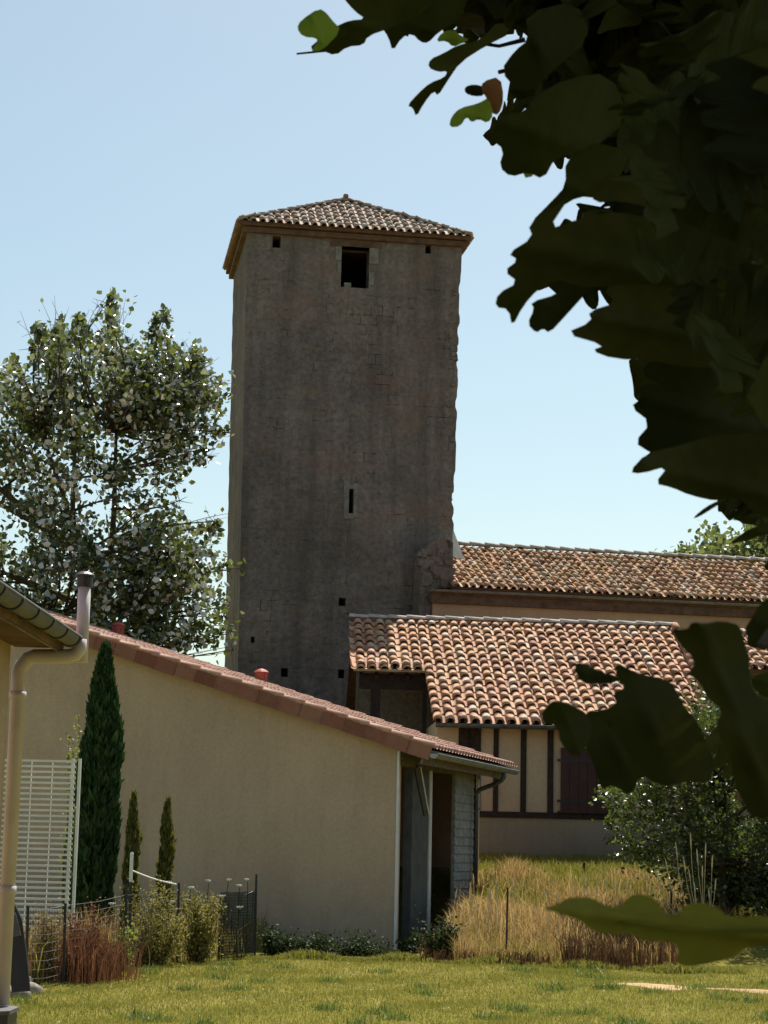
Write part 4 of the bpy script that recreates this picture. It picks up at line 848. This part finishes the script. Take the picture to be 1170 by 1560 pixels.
mb = plumes([(x_, y_, 0, (1075-x_)/F*30*0.8+random.uniform(-0.05, 0.05)) for x_, y_ in ((1052, 1275), (1075, 1290), (1030, 1290), (1062, 1300), (1042, 1312), (1085, 1310), (1015, 1315), (1050, 1330), (1070, 1325), (1035, 1340), (1020, 1345), (1000, 1330), (1090, 1345), (1058, 1350), (1005, 1350), (1080, 1360), (985, 1335))], 30.0, '', ''); mb.build('plume', M_seed, pg)
q = np.array(pg.location); nb_ = 500; pb = q+np.stack([RNG.normal(0, 0.22, nb_), RNG.normal(0, 0.18, nb_), np.zeros(nb_)], 1); blades('leaf_tuft', pb, RNG.uniform(0.3, 0.85, nb_), RNG.uniform(0.008, 0.014, nb_), 0.35, tints(nb_), M_dry, 2, 0.1, parent=pg)
M_shadegrass = leaf_mat('shade_brown_grass', (0.045, 0.025, 0.012), (0.16, 0.085, 0.04), 0.12, 0.8, 0.1)  # dark brown paints in the shade on the front of the grass bank
x, y, z = slope_pts(9000, [(835, 1420), (860, 1405), (1045, 1412), (1055, 1478), (860, 1476)])
k = RNG.uniform(0, 1, len(x)) < 0.9; x, y, z = x[k], y[k], z[k]
tag(blades('shade_brown_grass', np.stack([x, y, z], 1), RNG.uniform(0.2, 0.55, len(x)), RNG.uniform(0.012, 0.028, len(x)), 0.35, tints(len(x)), M_shadegrass, 2, 0.15), 'dry grass at the edge of the lawn, its shade painted in as dark brown', 'grass', kind='stuff')
x, y, z = slope_pts(6500, [(640, 1442), (684, 1425), (845, 1425), (845, 1474), (640, 1466)])
tag(blades('shade_under_grass', np.stack([x, y, z], 1), RNG.uniform(0.06, 0.24, len(x)), RNG.uniform(0.012, 0.026, len(x)), 0.4, tints(len(x), 0, 0.6), M_shadegrass, 2, 0.15), 'grass at the foot of the golden grass, painted dark as its shade', 'grass', kind='stuff')  # dark blades stand in for the shade under the tall grass
random.seed(51)
for k, (px, pt, wd, Y, lb) in enumerate(((672, 1400, 56, 28.6, 'dark weeds in the shed opening beside the dry grass'), (628, 1425, 40, 29.4, 'low dark weeds before the grey panel of the shed'))):
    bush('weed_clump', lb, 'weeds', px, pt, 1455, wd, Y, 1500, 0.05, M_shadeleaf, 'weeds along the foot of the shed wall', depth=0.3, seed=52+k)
x, y, z = slope_pts(300, [(680, 1440), (730, 1350), (960, 1340), (1080, 1390), (1040, 1465), (690, 1462)])
tag(blades('tall_stalks', np.stack([x, y, z], 1), RNG.uniform(0.55, 0.95, len(x))*(1-0.4*sm(31, 35, y)), RNG.uniform(0.012, 0.024, len(x)), 0.3, tints(len(x), 0.5, 1), M_dry, 2, 0.2), 'pale stalks standing above the dry grass', 'grass', kind='stuff')
# dark weedy edge where lawn meets the rough grass
n_ = 7000; x = RNG.uniform(-1.8, 4.9, n_); pyE = 1458+(x/5)*8; y = 27.9-0.22*np.maximum(0, x)+RNG.normal(0, 0.12, n_)
tag(blades('edge_weeds', np.stack([x, y, hgt(x, y)], 1), RNG.uniform(0.03, 0.10, n_)*(1+np.sin(x*5)*0.5), RNG.uniform(0.012, 0.025, n_), 0.5, tints(n_, 0, 0.8), M_grass, 2), 'unmown weeds along the edge of the lawn', 'weeds', kind='stuff')
# ================================================================= TREES
M_maple = leaf_mat('silver_leaf', (0.02, 0.03, 0.008), (0.085, 0.11, 0.02), 0.3, 0.28, 0.8, (0.22, 0.27, 0.04))
_n = M_maple.node_tree; _b = _n.nodes['Principled BSDF']; _src = _b.inputs['Base Color'].links[0].from_socket; _g = _n.nodes.new('ShaderNodeNewGeometry')
_st2 = _n.nodes.new('ShaderNodeMath'); _st2.operation = 'GREATER_THAN'; _st2.inputs[1].default_value = 0.42; _n.links.new(tintnode(_n)[1], _st2.inputs[0])
_mm = _n.nodes.new('ShaderNodeMath'); _mm.operation = 'MULTIPLY'; _n.links.new(_st2.outputs[0], _mm.inputs[0]); _n.links.new(_g.outputs['Backfacing'], _mm.inputs[1])
_n.links.new(mix(_n, _mm.outputs[0], _src, (0.74, 0.77, 0.74)), _b.inputs['Base Color'])      # felted pale undersides
random.seed(3); RNG = np.random.default_rng(3)
tb = at_y(140, 1300, 41.5); tb.z = 0.5; cl = []
shape = [(-140, 900), (-140, 640), (-60, 560), (-10, 590), (8, 545), (28, 545), (38, 585), (48, 500), (62, 485), (78, 510), (92, 478), (105, 500), (122, 465), (140, 510), (160, 500), (166, 440), (178, 442), (180, 500), (205, 520), (225, 490), (245, 466), (264, 470), (258, 505), (280, 540), (300, 520), (316, 525), (308, 565), (345, 565), (330, 610), (352, 640), (338, 690), (300, 715), (268, 745), (285, 790), (318, 800), (338, 785), (340, 830), (355, 870), (340, 985), (120, 1000)]
while len(cl) < 230:
    px, py = random.uniform(-140, 345), random.uniform(450, 985)
    if not inside(shape, px, py): continue
    Y = 41.5+random.uniform(-2.6, 2.6)*max(0.25, 1-abs(px-100)/320)
    if ((132 < px < 180 and 590 < py < 800) or (225 < px < 262 and 735 < py < 800)) and random.random() < 0.85: continue
    cl.append((at_y(px, py, Y), random.uniform(0.32, 0.6)))
for _ in range(26): cl.append((at_y(random.uniform(90, 270), random.uniform(520, 640), 41.5+random.uniform(-1.2, 1.2)), random.uniform(0.3, 0.5)))
for _ in range(34): cl.append((at_y(random.uniform(180, 342), random.uniform(830, 990), 41.5+random.uniform(-1.2, 1.2)), random.uniform(0.28, 0.5)))
for px, py in ((168, 455), (170, 475), (120, 490), (250, 480), (238, 495), (85, 495), (300, 545), (320, 555), (60, 500), (345, 600), (20, 560), (352, 660), (365, 865), (350, 965), (355, 990), (325, 800)): cl.append((at_y(px, py, 41.5), 0.16))
def tree_filter(P):
    pr, ok = project_np(P); k = inside_np([(x_, y_) for x_, y_ in shape], pr[:, 0], pr[:, 1]); return k | (RNG.uniform(0, 1, len(P)) < 0.08)
make_tree('maple_tree', 'large airy tree with silvery glinting leaves left of the tower', 'tree', tb, at_y(150, 850, 41.5), 0.2, cl, 78, 0.15, M_maple, 0.38, filt=tree_filter, up_bias=0.2, forks=9)
M_fruit = leaf_mat('fruit_leaf', (0.018, 0.03, 0.008), (0.07, 0.10, 0.02), 0.25, 0.36, 0.6, (0.28, 0.36, 0.06))
random.seed(8); cl = []
shp2 = [(905, 1215), (960, 1180), (975, 1090), (1040, 1060), (1190, 1040), (1300, 1100), (1300, 1400), (1090, 1400), (1040, 1350), (1000, 1335), (955, 1300), (930, 1260)]
while len(cl) < 190:
    px, py = random.uniform(900, 1300), random.uniform(1040, 1400)
    if inside(shp2, px, py): cl.append((at_y(px, py, 31.5+random.uniform(-1.1, 1.6)), random.uniform(0.16, 0.34)))
fb = at_y(1110, 1390, 32); fb.z = float(hgt(fb.x, fb.y))
make_tree('fruit_tree', 'bushy dark fruit tree with glinting leaves in front of the farmhouse', 'tree', fb, at_y(1110, 1250, 32), 0.09, cl, 130, 0.075, M_fruit, 0.35, up_bias=0.3, forks=6)
bush('small_shrub', 'low dark shrub added to paint in the shade under the fruit tree', 'shrub', 1120, 1290, 1400, 190, 32.6, 7000, 0.07, M_shadeleaf, seed=61, base_z=0.75)  # dark leaf mass put in as the shade below the tree
random.seed(9); cl = []
for k in range(60): cl.append((at_y(random.uniform(1085, 1330), random.uniform(1090, 1360), 36+random.uniform(-0.8, 0.8)), random.uniform(0.25, 0.4)))
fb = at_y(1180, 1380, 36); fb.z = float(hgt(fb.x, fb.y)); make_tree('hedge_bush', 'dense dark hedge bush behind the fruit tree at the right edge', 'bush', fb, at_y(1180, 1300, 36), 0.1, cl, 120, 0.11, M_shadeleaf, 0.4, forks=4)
random.seed(10); cl = []
for k in range(70):
    px = random.uniform(1010, 1400); py = random.uniform(max(790, 850-(px-1040)*0.4), 900)
    if inside([(1060, 850), (1090, 825), (1130, 812), (1170, 795), (1420, 760), (1420, 900), (1060, 900)], px, py): cl.append((at_y(px, py, 66+random.uniform(-2, 2)), random.uniform(0.4, 0.8)))
M_far = leaf_mat('far_leaf', (0.05, 0.07, 0.02), (0.16, 0.19, 0.06), 0.35, 0.4, 0.6, (0.3, 0.35, 0.08))
make_tree('background_tree', 'green tree rising behind the right end of the church ridge', 'tree', Vector((at_y(1200, 900, 66).x, 66, 1.3)), at_y(1200, 840, 66), 0.25, cl, 160, 0.22, M_far, 0.35, 'trees beyond the church', forks=5)
cl = [(at_y(random.uniform(1008, 1058), random.uniform(834, 880), 70), 0.35) for _ in range(9)]
make_tree('background_tree', 'small treetop just showing above the middle of the church ridge', 'tree', Vector((at_y(1033, 900, 70).x, 70, 1.3)), at_y(1033, 860, 70), 0.2, cl, 130, 0.2, M_far, 0.3, 'trees beyond the church', forks=3)
# ================================================================= FOREGROUND OAK
RNG = np.random.default_rng(12); random.seed(12)
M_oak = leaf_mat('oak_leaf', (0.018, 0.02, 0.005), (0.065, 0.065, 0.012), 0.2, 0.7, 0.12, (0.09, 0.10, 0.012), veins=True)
M_oakbright = leaf_mat('oak_leaf_lit', (0.16, 0.20, 0.02), (0.22, 0.28, 0.03), 0.55, 0.5, 0.3, (0.5, 0.65, 0.06), veins=True)  # bright copy of the oak leaf, sunlight painted into its colour
M_oakbrown = leaf_mat('oak_leaf_withered', (0.22, 0.09, 0.03), (0.35, 0.15, 0.05), 0.4, 0.6, 0.2, (0.5, 0.22, 0.08), veins=True)
def oak_outline(lobes=4, depth=0.3, sharp=0.0):
    pts = [(0.0, 0.02)]; n_ = lobes
    for k in range(n_):
        f = (k+0.5)/n_; w_ = (0.16+0.36*math.sin(pi*min(1, f*0.92+0.08))**0.8)*random.uniform(0.85, 1.15); x0 = 0.08+0.84*k/n_; x1 = 0.08+0.84*(k+1)/n_
        pts += [(x0+(x1-x0)*0.02, w_*(1-depth)), (x0+(x1-x0)*0.38, w_*0.92), (x0+(x1-x0)*0.72, w_*(1.04+sharp)), (x0+(x1-x0)*0.95, w_*0.86), (x1, w_*(1-depth*0.75))]
    tip = (1.0, 0.0); pts.append((0.965, 0.09))
    up = pts; dn = [(x_+random.uniform(-0.02, 0.02), -y_*random.uniform(0.85, 1.15)) for x_, y_ in reversed(pts)]
    p = up+[tip]+dn
    p = [q_ for i in range(len(p)) for q_ in ((p[i][0]*0.75+p[(i+1) % len(p)][0]*0.25, p[i][1]*0.75+p[(i+1) % len(p)][1]*0.25), (p[i][0]*0.25+p[(i+1) % len(p)][0]*0.75, p[i][1]*0.25+p[(i+1) % len(p)][1]*0.75))]
    return p
OUT = [oak_outline(random.choice((3, 3, 4, 4)), random.uniform(0.42, 0.6)) for _ in range(8)]
def add_leaf(mb, P, A, Nn, size, curl=0.25, tint=None, outline=None):
    A = A.normalized(); B = Nn.cross(A).normalized(); Nn = A.cross(B); o = outline or random.choice(OUT); tint = tint or (random.random(), random.random(), random.random())
    f = lambda x_, y_: P+A*(x_*size)+B*(y_*size)+Nn*(size*(-curl*(x_-0.3)**2+curl*0.8*abs(y_)+0.03*sin(x_*17+y_*9)))
    vs = []; n_ = len(o)
    for x_, y_ in o: vs.append(f(x_, y_))
    for x_, y_ in o: vs.append(f(x_, 0.0)-Nn*size*0.012)
    fs = [(i, (i+1) % n_, n_+(i+1) % n_, n_+i) for i in range(n_)]
    mb.add(vs, fs, tint)
oak = thing('oak_tree', 'overhanging oak with dark lobed leaves filling the upper right in front of everything', 'tree', Vector((2.6, 4.6, 0)))
EDGE = [(784, 77), (762, 110), (766, 169), (755, 180), (751, 213), (766, 228), (762, 254), (780, 268), (828, 272), (843, 243), (861, 246), (861, 283), (806, 342), (810, 364), (773, 390), (790, 395), (769, 415), (788, 430), (758, 449), (758, 468), (775, 471), (780, 495), (795, 468), (808, 460), (813, 471), (806, 493), (817, 506), (837, 506), (861, 482), (898, 442), (916, 440), (938, 460), (898, 475), (900, 490), (861, 508), (920, 527), (902, 534), (935, 545), (994, 549), (975, 571), (1012, 589), (975, 585), (975, 607), (962, 620), (990, 644), (968, 674), (986, 688), (960, 718), (975, 721), (1016, 710), (997, 736), (1052, 754), (1093, 762), (1130, 762), (1144, 780), (1163, 788), (1290, 800)]
MASK = [(500, -40), (545, 10), (600, 60), (650, 45), (690, 62), (740, 75)] + EDGE + [(2600, 900), (2600, -3000), (-1500, -3000), (-1500, -250), (380, -250)]
GAPS = [[(748, 95), (775, 62), (792, 60), (795, 90), (780, 118), (750, 122)], [(766, 165), (778, 142), (806, 142), (795, 165), (770, 178)], [(832, 345), (860, 308), (882, 300), (915, 312), (905, 326), (870, 338)], [(818, 452), (858, 428), (850, 446), (822, 462)], [(752, 205), (790, 196), (785, 208), (760, 222)]]
gapped = lambda x_, y_: any(inside(g_, x_, y_) for g_ in GAPS)
def ok_px(P, m=0): x_, y_ = project(P); return inside(MASK, x_, y_)
mb = MB(); cnt = 0
while cnt < 1500:                                      # the dense hanging spray seen in the picture
    px = random.uniform(540, 1330); py = random.uniform(-200, 800)
    if not inside(MASK, px, py): continue
    D = random.choice((random.uniform(2.7, 3.6), random.uniform(3.2, 5.6))); P = at_d(px, py, D); s = random.uniform(0.11, 0.17)
    A = Vector((random.gauss(-0.4, 0.8), random.gauss(0, 0.5), random.gauss(-0.45, 0.6))); Nn = Vector((random.gauss(0, 0.7), random.gauss(-0.6, 0.7), random.gauss(0.5, 0.7)))
    if A.length < 0.2 or A.normalized().cross(Nn.normalized()).length < 0.2: continue
    c_ = P + A.normalized()*s*0.5; qx, qy = project(P+A.normalized()*s*0.85)
    if not inside(MASK, qx, qy) and random.random() < 0.9: continue
    B_ = Nn.cross(A).normalized(); A_ = A.normalized()
    if px < 1150 and any((lambda g_: gapped(*g_) or not inside(MASK, *g_))(project(P+A_*s*fx+B_*s*fy)) for fx in (0, 0.25, 0.5, 0.75, 1) for fy in (-0.4, -0.2, 0, 0.2, 0.4)) and random.random() < 0.97: continue
    add_leaf(mb, P, A, Nn, s); cnt += 1
mb.build('foliage', M_oak, oak)
# mostly unseen crown over and behind the camera, added to shade the spray
n_ = 52000; th = RNG.uniform(0, 2*pi, n_); rr = RNG.uniform(0, 1, n_)**(1/2.2); zz_ = RNG.uniform(-1, 1, n_); rh = np.sqrt(1-zz_**2)
P = np.stack([2.6+5.0*rr*rh*np.cos(th), 4.2+6.2*rr*rh*np.sin(th), 5.9+2.4*rr*zz_], 1)
P = P[~((np.abs(P[:, 0]) < 0.8) & (P[:, 1] < 1.5) & (P[:, 2] < 3))]
pr, ok = project_np(P); out_ = (pr[:, 0] < -150) | (pr[:, 0] > 1330) | (pr[:, 1] < -130) | ~ok; inn = inside_np(MASK[:-4], pr[:, 0], pr[:, 1]) & (pr[:, 0] > 1020)
P = P[out_ | inn]; n_ = len(P); A = RNG.normal(size=(n_, 3)); A /= np.linalg.norm(A, axis=1, keepdims=True)
V, Fc, T = leaves_np(P, RNG.uniform(0.12, 0.2, n_), tints(n_), A=A); np_mesh('shade_crown', V, Fc, T, M_oak, parent=oak)
mb = MB(); base = Vector((2.6, 4.6, 0)); tp = Vector((2.3, 5.0, 4.6)); pth = curve_pts(base-UP*0.1, tp, 0.03, 8); mb.tube(pth, [0.26-0.016*i for i in range(8)], 14); mb.build('trunk', M_bark, oak, smooth=True)
mb = MB()
for k in range(12):
    a = random.uniform(0, 2*pi); e = Vector((1.9+cos(a)*3.2, 6.2+sin(a)*3.0, random.uniform(5, 7.8))); x_, y_ = project(e)
    if 0 < x_ < 1000 and y_ > -200: continue
    mb.tube(curve_pts(pth[random.choice((5, 6, 7))], e, 0.08, 7), [0.09-0.012*i for i in range(7)], 7)
for (px, py, D, fr, r) in ((880, 240, 3.3, 5, 0.016), (600, 30, 3.1, 6, 0.012), (1010, 600, 3.4, 4, 0.014), (1080, 400, 3.8, 5, 0.02), (1150, 760, 3.3, 3, 0.012), (760, 110, 3.1, 6, 0.010), (820, 440, 3.2, 5, 0.010)):
    e = at_d(px, py, D); s0 = at_d(1500, py-250, D+0.5); mb.tube([pth[fr]]+curve_pts(s0, e, 0.04, 8), [r*2.5]+[r*(1.2-0.12*i) for i in range(8)], 6)
mb.build('branch', M_bark, oak, smooth=True)
def spray(name, items, mat):
    mb = MB()
    for (x0, y0, x1, y1, D, tw) in items:
        mb = MB(); A3 = at_d(x0, y0, D); B3 = at_d(x1, y1, D*(1+0.03*tw)); ax = B3-A3; Nn = Vector((0.3*tw, -1, 0.35)); add_leaf(mb, A3, ax, Nn, ax.length, 0.15); mb.build(name, mat, oak)
mb = MB(); mb.tube([at_d(800, 60, 3.1), at_d(760, 70, 3.1), at_d(700, 62, 3.05)], [0.004, 0.003, 0.002], 5); mb.build('twig', M_bark, oak); mb = MB(); mb.tube([at_d(520, 75, 3.0), at_d(452, 82, 2.98)], [0.002, 0.0015], 4); mb.build('twig', M_bark, oak)
# leaves very close to the lens
M_oakolive = leaf_mat('oak_leaf_olive', (0.06, 0.052, 0.007), (0.12, 0.105, 0.012), 0.35, 0.7, 0.2, (0.15, 0.16, 0.02))
from mathutils.geometry import delaunay_2d_cdt
def close_leaf(outl, D, mat, name='hanging_leaf', tilt=0.0003):
    """one leaf blade: outline filled with a fine triangle mesh that curls and is ribbed along its side veins"""
    n_ = len(outl); cx_ = sum(p[0] for p in outl)/n_; cy_ = sum(p[1] for p in outl)/n_; mb = MB()
    w_ = max(p[0] for p in outl)-min(p[0] for p in outl); h_ = max(p[1] for p in outl)-min(p[1] for p in outl); st = max(5.0, min(w_, h_)/14)
    pts = [Vector(p) for p in outl]; x0 = min(p[0] for p in outl); y0 = min(p[1] for p in outl); k = 0; inner = []
    for a in range(int(w_/st)+1):
        for b_ in range(int(h_/st)+1):
            p = (x0+a*st+0.5*st*(b_ % 2), y0+b_*st)
            if inside(outl, *p) and min((p[0]-q_[0])**2+(p[1]-q_[1])**2 for q_ in outl) > (st*0.5)**2: inner.append(Vector(p))
    vo, eo, fo, *_r = delaunay_2d_cdt(pts+inner, [(i, (i+1) % n_) for i in range(n_)], [], 1, 1e-4)
    ax = atan2(h_, w_)*0.5 if w_ > h_ else 1.2; ca, sa = cos(ax), sin(ax); ph = random.uniform(0, 6); L = max(w_, h_)
    def dep(x_, y_):
        u = ((x_-cx_)*ca+(y_-cy_)*sa)/L; v = (-(x_-cx_)*sa+(y_-cy_)*ca)/L
        rib = abs(((u*1.0+abs(v)*0.9)*7+ph) % 1.0-0.5)*2
        return 1+tilt*(x_-cx_)+tilt*0.6*(y_-cy_)+0.022*L/F*(rib**2)*(0.6+0.4*sin(u*9+ph*2))-0.12*L/F*math.exp(-(v/0.02)**2)*0.5+0.5*L/F*abs(v)*0.6+0.12*L/F*sin(u*6+ph)*1.0
    vs = [at_d(p.x, p.y, D*dep(p.x, p.y)) for p in vo]; mb.add(vs, [tuple(f) for f in fo], (random.random(),)*3)
    return mb.build(name, mat, oak, smooth=True)
def smooth_poly(p, it=2):
    for _ in range(it): p = [q_ for i in range(len(p)) for q_ in ((p[i][0]*0.75+p[(i+1) % len(p)][0]*0.25, p[i][1]*0.75+p[(i+1) % len(p)][1]*0.25), (p[i][0]*0.25+p[(i+1) % len(p)][0]*0.75, p[i][1]*0.25+p[(i+1) % len(p)][1]*0.75))]
    return p
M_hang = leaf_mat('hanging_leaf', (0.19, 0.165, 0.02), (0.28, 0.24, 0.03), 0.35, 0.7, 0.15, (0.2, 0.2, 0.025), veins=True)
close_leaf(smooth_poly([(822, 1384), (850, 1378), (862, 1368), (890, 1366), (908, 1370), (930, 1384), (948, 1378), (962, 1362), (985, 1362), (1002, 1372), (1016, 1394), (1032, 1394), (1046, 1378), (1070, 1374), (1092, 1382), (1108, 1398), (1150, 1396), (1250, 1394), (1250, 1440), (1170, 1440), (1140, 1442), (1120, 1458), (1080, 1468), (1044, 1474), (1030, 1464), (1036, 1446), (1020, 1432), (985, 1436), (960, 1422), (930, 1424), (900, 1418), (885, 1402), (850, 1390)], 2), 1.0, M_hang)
mb = MB(); mb.tube([at_d(835, 1385, 0.995), at_d(930, 1402, 0.99), at_d(1040, 1418, 0.985), at_d(1250, 1415, 0.99)], [0.0005, 0.0009, 0.0013, 0.002], 5)
mb.build('midrib', M_hang, oak)
M_hang2 = leaf_mat('hanging_leaf_dark', (0.03, 0.028, 0.006), (0.065, 0.06, 0.012), 0.3, 0.65, 0.15, (0.11, 0.105, 0.015), veins=True)  # olive tone stands in for light coming through the near leaves
def fill_region(poly, n_, D0, D1, s0, s1, mat, name, sd=1, keep=0.9):
    random.seed(sd); mb = MB(); c = 0; xs_ = [p[0] for p in poly]; ys_ = [p[1] for p in poly]; tries = 0
    while c < n_ and tries < 40000:
        tries += 1; px, py = random.uniform(min(xs_), max(xs_)), random.uniform(min(ys_), max(ys_))
        if not inside(poly, px, py): continue
        D = random.uniform(D0, D1); P = at_d(px, py, D); s_ = random.uniform(s0, s1); A = Vector((random.gauss(-0.3, 0.8), random.gauss(0, 0.4), random.gauss(-0.3, 0.7))).normalized()
        Nn = Vector((random.gauss(0, 0.5), random.gauss(-0.8, 0.4), random.gauss(0.3, 0.5))).normalized()
        if A.cross(Nn).length < 0.3: continue
        B_ = Nn.cross(A).normalized(); bad = 0
        for (fx, fy) in ((1, 0), (0.6, 0.45), (0.6, -0.45)):
            q_ = project(P+A*s_*fx+B_*s_*fy); bad += not inside(poly, *q_)
        if bad > 0 and random.random() < keep: continue
        add_leaf(mb, P, A, Nn, s_); c += 1
    return mb.build(name, mat, oak)
fill_region([(1150, 1000), (1300, 980), (1300, 1300), (1180, 1260), (1150, 1200), (1165, 1090)], 24, 1.6, 2.6, 0.055, 0.09, M_oakolive, 'low_foliage', 4, 0.8)
SP_ = lambda p: smooth_poly(p, 1)
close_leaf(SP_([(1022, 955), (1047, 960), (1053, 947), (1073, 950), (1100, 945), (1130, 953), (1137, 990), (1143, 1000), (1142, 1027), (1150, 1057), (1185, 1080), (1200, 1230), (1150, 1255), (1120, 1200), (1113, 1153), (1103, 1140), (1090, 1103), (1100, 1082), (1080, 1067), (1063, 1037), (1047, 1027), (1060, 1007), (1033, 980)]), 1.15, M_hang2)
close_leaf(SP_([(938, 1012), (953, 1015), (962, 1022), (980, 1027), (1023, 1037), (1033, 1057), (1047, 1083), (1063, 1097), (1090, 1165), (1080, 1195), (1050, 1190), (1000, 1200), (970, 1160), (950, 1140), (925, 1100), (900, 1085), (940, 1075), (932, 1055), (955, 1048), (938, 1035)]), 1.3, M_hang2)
close_leaf(SP_([(877, 1008), (893, 1012), (913, 1023), (937, 1028), (945, 1040), (897, 1043), (887, 1040), (875, 1023)]), 1.35, M_oak)
close_leaf(SP_([(837, 1067), (863, 1070), (890, 1083), (905, 1105), (895, 1135), (877, 1157), (853, 1133), (850, 1107), (820, 1097)]), 1.25, M_hang2)
close_leaf(SP_([(885, 1085), (935, 1080), (985, 1100), (1010, 1160), (1003, 1195), (975, 1180), (962, 1215), (935, 1195), (915, 1205), (900, 1150), (880, 1120)]), 1.5, M_oak)
close_leaf(SP_([(1133, 960), (1146, 940), (1157, 920), (1180, 905), (1270, 880), (1270, 1000), (1190, 985), (1160, 990), (1135, 983), (1140, 972)]), 1.4, M_oak)
close_leaf(SP_([(1143, 1030), (1180, 1022), (1260, 1020), (1260, 1075), (1180, 1066), (1150, 1056)]), 1.45, M_oak)
# large leaves along the edge of the spray
close_leaf(SP_([(560, -30), (521, -5), (541, 18), (557, 29), (532, 31), (512, 40), (486, 60), (470, 74), (490, 77), (511, 85), (529, 71), (554, 69), (560, 55), (594, 43), (650, 20), (680, -30)]), 2.4, M_oak)
close_leaf(SP_([(580, 40), (592, 57), (598, 79), (612, 57), (628, 51), (640, 64), (652, 66), (668, 49), (700, 30), (720, -20), (620, -20)]), 2.5, M_oak)
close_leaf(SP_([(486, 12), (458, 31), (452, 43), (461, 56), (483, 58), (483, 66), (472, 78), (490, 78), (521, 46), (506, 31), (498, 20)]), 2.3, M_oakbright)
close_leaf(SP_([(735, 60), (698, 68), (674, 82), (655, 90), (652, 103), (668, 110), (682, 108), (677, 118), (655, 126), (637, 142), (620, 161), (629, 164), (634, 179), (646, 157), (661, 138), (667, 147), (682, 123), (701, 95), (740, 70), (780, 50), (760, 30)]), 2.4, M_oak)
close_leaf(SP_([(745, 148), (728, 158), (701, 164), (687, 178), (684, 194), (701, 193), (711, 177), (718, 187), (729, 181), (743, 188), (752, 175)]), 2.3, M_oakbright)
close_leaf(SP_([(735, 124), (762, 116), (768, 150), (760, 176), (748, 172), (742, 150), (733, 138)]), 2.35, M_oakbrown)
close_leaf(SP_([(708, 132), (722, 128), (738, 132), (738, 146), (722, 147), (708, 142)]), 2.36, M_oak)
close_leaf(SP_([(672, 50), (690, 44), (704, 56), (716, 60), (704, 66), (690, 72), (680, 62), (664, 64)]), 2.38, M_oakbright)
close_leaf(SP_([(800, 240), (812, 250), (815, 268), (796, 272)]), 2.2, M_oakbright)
close_leaf(SP_([(766, 175), (752, 190), (749, 213), (768, 228), (760, 254), (778, 270), (804, 262), (828, 274), (846, 240), (900, 230), (960, 180), (930, 110), (860, 120), (812, 150), (800, 170)]), 2.1, M_oak)
close_leaf(SP_([(784, 77), (762, 108), (790, 140), (815, 135), (850, 100), (900, 60), (880, 0), (800, 20), (806, 60)]), 2.2, M_oak)
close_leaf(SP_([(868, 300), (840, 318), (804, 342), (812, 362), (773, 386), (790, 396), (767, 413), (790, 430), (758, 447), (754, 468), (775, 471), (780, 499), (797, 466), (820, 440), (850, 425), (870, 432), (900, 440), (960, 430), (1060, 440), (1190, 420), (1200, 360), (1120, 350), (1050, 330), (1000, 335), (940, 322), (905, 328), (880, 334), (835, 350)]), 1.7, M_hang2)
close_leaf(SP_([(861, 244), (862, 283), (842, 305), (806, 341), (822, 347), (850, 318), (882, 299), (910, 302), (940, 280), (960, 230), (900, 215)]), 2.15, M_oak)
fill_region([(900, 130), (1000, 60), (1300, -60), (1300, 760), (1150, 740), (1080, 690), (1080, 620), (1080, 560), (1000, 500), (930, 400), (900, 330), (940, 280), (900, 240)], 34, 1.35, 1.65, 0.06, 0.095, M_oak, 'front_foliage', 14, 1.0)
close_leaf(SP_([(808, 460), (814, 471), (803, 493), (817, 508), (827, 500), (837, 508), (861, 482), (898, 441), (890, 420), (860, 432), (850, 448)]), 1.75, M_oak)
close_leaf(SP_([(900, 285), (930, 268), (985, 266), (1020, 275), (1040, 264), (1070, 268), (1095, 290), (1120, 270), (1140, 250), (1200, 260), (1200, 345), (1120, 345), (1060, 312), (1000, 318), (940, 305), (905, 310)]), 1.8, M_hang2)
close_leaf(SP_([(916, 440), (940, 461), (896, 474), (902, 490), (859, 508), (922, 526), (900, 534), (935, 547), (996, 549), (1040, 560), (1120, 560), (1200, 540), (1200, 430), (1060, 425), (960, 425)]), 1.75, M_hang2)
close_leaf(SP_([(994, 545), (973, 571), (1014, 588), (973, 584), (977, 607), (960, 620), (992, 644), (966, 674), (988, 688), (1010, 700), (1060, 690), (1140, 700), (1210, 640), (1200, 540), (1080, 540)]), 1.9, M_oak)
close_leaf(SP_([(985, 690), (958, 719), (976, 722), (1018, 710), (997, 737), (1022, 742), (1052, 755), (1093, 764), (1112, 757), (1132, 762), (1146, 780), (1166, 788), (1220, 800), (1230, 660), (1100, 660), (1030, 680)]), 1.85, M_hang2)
close_leaf(SP_([(1095, 762), (1075, 772), (1054, 790), (1064, 788), (1085, 775), (1112, 758)]), 2.0, M_oak)
close_leaf(SP_([(1106, 789), (1125, 794), (1145, 790), (1165, 785), (1150, 782), (1125, 790)]), 2.0, M_oak)
close_leaf(SP_([(1108, 830), (1130, 812), (1165, 795), (1210, 790), (1210, 812), (1170, 812), (1135, 825)]), 2.0, M_oak)
mb = MB()
for (a_, b2, D) in (((1250, 1395), (1240, 900), 1.12), ((1240, 900), (1500, 200), 1.5), ((1160, 985), (1240, 900), 1.12), ((1190, 990), (1240, 960), 1.2)):
    mb.tube(curve_pts(at_d(*a_, D*0.99), at_d(*b2, D*1.02), 0.03, 6), 0.003, 5)
mb.tube(curve_pts(at_d(1500, 200, 1.53), Vector((2.3, 5.0, 4.4)), 0.03, 6), [0.004, 0.007, 0.01, 0.014, 0.02, 0.03], 6); mb.build('twig', M_bark, oak)
